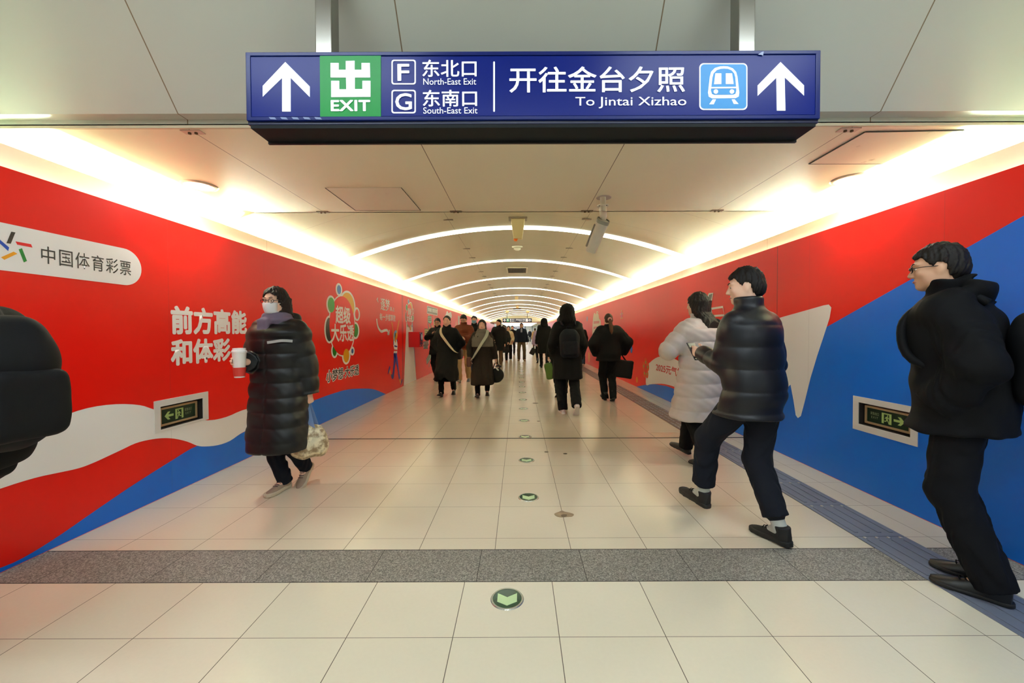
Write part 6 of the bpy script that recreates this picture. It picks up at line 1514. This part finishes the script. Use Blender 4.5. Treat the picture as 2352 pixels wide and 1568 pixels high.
x, y = pos(1090, 861)
person(x, y, 180, 1.82, 'tall man in black coat wearing a light blue face mask', walk(0.15, 'R'), ({}, {}), coat=dict(rgb=BLK, hem=0.80, th=0.045, collar=0.05), legs=dict(rgb=(40, 54, 84)), shoe=dict(rgb=(30, 30, 34)), vox=0.0105, seed=10, extras=(ex_mask((126, 178, 214)),))
x, y = pos(1146, 843)
person(x, y, 172, 1.80, 'man in black jacket turning his head to the left wall, behind the grey shawl', walk(0.15, 'L'), (dict(l=(-0.24, 0.05, 0.85)), dict(l=(0.16, 0.28, 1.02), pole=(1, -0.5, -0.5))), head=(-42, -3), hair='crop', coat=dict(rgb=BLK, hem=0.62, th=0.05, collar=0.05), legs=dict(rgb=(96, 74, 56)), shoe=dict(rgb=(40, 30, 26)), vox=0.011, seed=11)
x, y = pos(1158, 833)
person(x, y, 178, 1.62, 'woman in black puffer coat with a white mask and fluffy beige shoes', walk(0.14, 'R'), (dict(l=(-0.19, 0.08, 0.88)), dict(l=(0.19, 0.08, 0.88))), hair=('long', -0.28), coat=dict(rgb=(15, 15, 17), hem=0.48, th=0.055, puff=(0.11, 0.014)), legs=dict(rgb=(20, 18, 18)), shoe=dict(rgb=(176, 150, 120), sole=(150, 130, 106)), vox=0.013, seed=12, extras=(ex_mask((224, 228, 232)),))
x, y = pos(1168, 826)
person(x, y, 182, 1.62, 'woman in cream jacket and black trousers behind the black puffer coat', STAND, (dict(l=(-0.19, 0.09, 0.88)), dict(l=(0.19, 0.09, 0.88))), hair=('long', -0.3), hair_rgb=(40, 26, 20), coat=dict(rgb=(222, 208, 168), hem=0.78, th=0.05, puff=(0.15, 0.01)), legs=dict(rgb=(12, 12, 13), r=(0.1, 0.08, 0.078)), shoe=dict(rgb=(30, 30, 32), sole=(210, 206, 200)), vox=0.013, seed=13)
x, y = pos(1177, 815)
person(x, y, 180, 1.70, 'dark dressed man far behind the woman in the cream jacket', STAND, coat=dict(rgb=BLK2, hem=0.8, th=0.04), vox=0.015, seed=14, face=False)
x, y = pos(1198, 828)
J = person(x, y, 180, 1.74, 'man in navy jacket and brown trousers walking alone down the middle', ((-0.12, 0.02, 8, 0, 0), (0.12, -0.10, -8, 0, 0)), ({'out': 0.09, 'fwd': 0.04}, dict(l=(0.25, 0.08, 0.87), pole=(1, -0.5, 0))), head=(-10, 4),
           coat=dict(rgb=(17, 24, 38), hem=0.86, th=0.05, collar=0.03), legs=dict(rgb=(92, 80, 60), r=(0.098, 0.078, 0.07)), shoe=dict(rgb=(156, 112, 58), sole=(90, 66, 40)), vox=0.0115, seed=15, skin='mid',
           extras=(ex_glasses, ex_strip('shirt_front', [(0, 0.115, 1.50), (0, 0.155, 1.42), (0, 0.165, 1.32)], 0.075, 0.02, (150, 166, 186), (0, 1, 0.3))))
x, y = pos(1215, 783)
J = person(min(x, 2.0), 55.0, 180, 1.72, 'tiny dark figure standing in the bright far hall', STAND, coat=dict(rgb=(30, 32, 34), hem=0.8), vox=0.03, seed=16, face=False, hair='crop')

# the right-hand group walking away
x, y = pos(1239, 833)
J = person(x, y, 4, 1.62, 'woman in lilac padded jacket walking away, holding a dark bag', walk(0.13, 'R'), (dict(l=(-0.27, 0.06, 0.76), curl=0.9), {}), hair=('long', -0.24), coat=dict(rgb=(176, 160, 192), hem=0.78, th=0.055, puff=(0.14, 0.014)), legs=dict(rgb=(14, 14, 15)), shoe=dict(rgb=(20, 18, 18), kind='boot'), vox=0.013, seed=17, face=False)
h = grip(J, 0); c = h - np.array((0.03, 0, 0.24)); r = bag_thing('hand_bag', c - np.array((0, 0, .15)), 'dark slanting bag in the hand of the woman in the lilac jacket')
F = Field(c - 0.25, c + 0.25, 0.014); F.rbox(c, np.array((0.11, 0.05, 0.15)), 0.04, roty(28)); put_in(r, F.mesh('bag_body', cloth((36, 34, 34), 0.5), r))
put_in(r, tube('bag_handle', [tuple(c + q) for q in ((0.01, 0, 0.12), (0.03, 0, 0.24), (0.07, 0, 0.14))], 0.008, cloth((36, 34, 34)), r, 6))
x, y = pos(1229, 803)
person(x, y, 0, 1.62, 'woman in beige jacket with brown fur hood far ahead on the right', STAND, hair='tied', coat=dict(rgb=(206, 186, 146), hem=0.80, th=0.05, hood=True), vox=0.018, seed=18, face=False, hair_rgb=(52, 32, 22), extras=(ex_scarf((132, 88, 44)),))
x, y = pos(1250, 845)
person(x, y, 2, 1.80, 'person in long black coat with the hood up behind the lilac jacket', walk(0.16, 'L'), hair=('hood', BLK), coat=dict(rgb=BLK, hem=0.52, th=0.055), shoe=dict(rgb=(30, 24, 22)), vox=0.012, seed=19, face=False)
x, y = pos(1303, 948)
J = person(x, y, 2, 1.74, 'person in black hood, black coat and white shoes walking away in the centre right', ((-0.075, -0.10, 4, 0, 0), (0.10, -0.42, -2, 46, 0.03)), (dict(l=(-0.20, 0.06, 0.90), pole=(-0.6, -1, 0)), dict(l=(0.20, 0.08, 0.90), pole=(0.6, -1, 0))), hair=('hood', (12, 12, 13)),
           coat=dict(rgb=BLK, hem=0.56, th=0.055, ripple=0.006), legs=dict(rgb=(12, 12, 14), r=(0.10, 0.084, 0.08), hem=0.05), shoe=dict(rgb=(214, 198, 194), sole=(226, 220, 214)), vox=0.008, seed=20, face=False)
backpack(J, (14, 16, 24), 'dark navy backpack on the person in the black hood', -0.24, 1.14, (0.15, 0.08, 0.23), 0.009)
x, y = pos(1290, 911)
J = person(x, y, 2, 1.66, 'person in black hidden behind the person in the black hood', walk(0.13, 'R'), (dict(l=(-0.26, 0.0, 0.80), curl=0.9), {}), hair=('long', -0.2), coat=dict(rgb=BLK2, hem=0.62, th=0.045), shoe=dict(rgb=(24, 24, 24)), vox=0.0105, seed=21, face=False)
h = grip(J, 0); c = h - np.array((0.0, 0, 0.16)); r = bag_thing('shopping_bag', c - np.array((0, 0, .2)), 'green bag held beside the person in the black hood')
F = Field(c - 0.3, c + 0.3, 0.01); F.rbox(c - np.array((0, 0, 0.05)), np.array((0.09, 0.06, 0.17)), 0.05, roty(-10)); F.wrinkle(0.008, 2, (12, 12, 12)); put_in(r, F.mesh('bag_body', mat('green_bag', (74, 108, 30), 0.5), r))
put_in(r, tube('bag_handle', [tuple(c + q) for q in ((-0.02, 0, 0.10), (0, 0, 0.17), (0.02, 0, 0.10))], 0.01, mat('green_bag', (74, 108, 30), 0.5), r, 6))
x, y = pos(1340, 839)
person(min(x, 2.42), y, 0, 1.66, 'person in black jacket with yellow hood lining and blue jeans by the right wall', STAND, hair='short', coat=dict(rgb=BLK, hem=0.80, th=0.05), legs=dict(rgb=(66, 82, 102), r=(0.105, 0.09, 0.085), hem=0.05), shoe=dict(rgb=(200, 190, 186), sole=(220, 214, 210)), vox=0.0125, seed=22, z0=0.009, face=False, extras=(ex_scarf((196, 152, 30)),))
x, y = pos(1326, 852)
person(x, y, 0, 1.64, 'person in black with pale collar between the black hood and the yellow hood', walk(0.13, 'L'), hair=('long', -0.15), coat=dict(rgb=BLK2, hem=0.7, th=0.045), vox=0.012, seed=24, face=False, extras=(ex_scarf((196, 186, 170)),))
x, y = pos(1398, 920)
J = person(x, y, 2, 1.66, 'woman in black jacket with a brown ponytail walking beside the right wall', walk(0.10, 'L', wx_=0.05, toe=25), (dict(l=(-0.21, 0.06, 0.90), pole=(-1, -0.8, 0)), dict(l=(0.27, 0.05, 0.92), pole=(1, -0.8, 0), curl=0.9)), hair='ponytail', hair_rgb=(58, 36, 24),
           coat=dict(rgb=BLK, hem=0.80, th=0.07, flare=0.01, sleeve=(0.08, 0.076, 0.066)), legs=dict(rgb=(12, 12, 13), r=(0.10, 0.08, 0.066), hem=0.09), shoe=dict(rgb=(20, 18, 17), kind='boot'), vox=0.0085, seed=23, face=False)
h = grip(J, 1, 0.08, 0.0); c = h + np.array((0.05, 0.0, -0.26)); r = bag_thing('tote_bag', c - np.array((0, 0, .17)), 'black tote bag hanging at the side of the woman with the ponytail')
F = Field(c - 0.3, c + 0.3, 0.009); F.rbox(c, np.array((0.18, 0.06, 0.17)), 0.025, roty(8)); F.wrinkle(0.006, 6, (9, 9, 9)); put_in(r, F.mesh('bag_body', cloth((14, 14, 14), 0.6), r))
for dy in (-0.045, 0.045): put_in(r, tube('bag_handle', [tuple(c + q) for q in ((-0.09, dy, 0.15), (-0.07, dy * 0.4, 0.27), (-0.02, dy * 0.4, 0.27), (0.05, dy, 0.16))], 0.008, cloth((14, 14, 14)), r, 6))
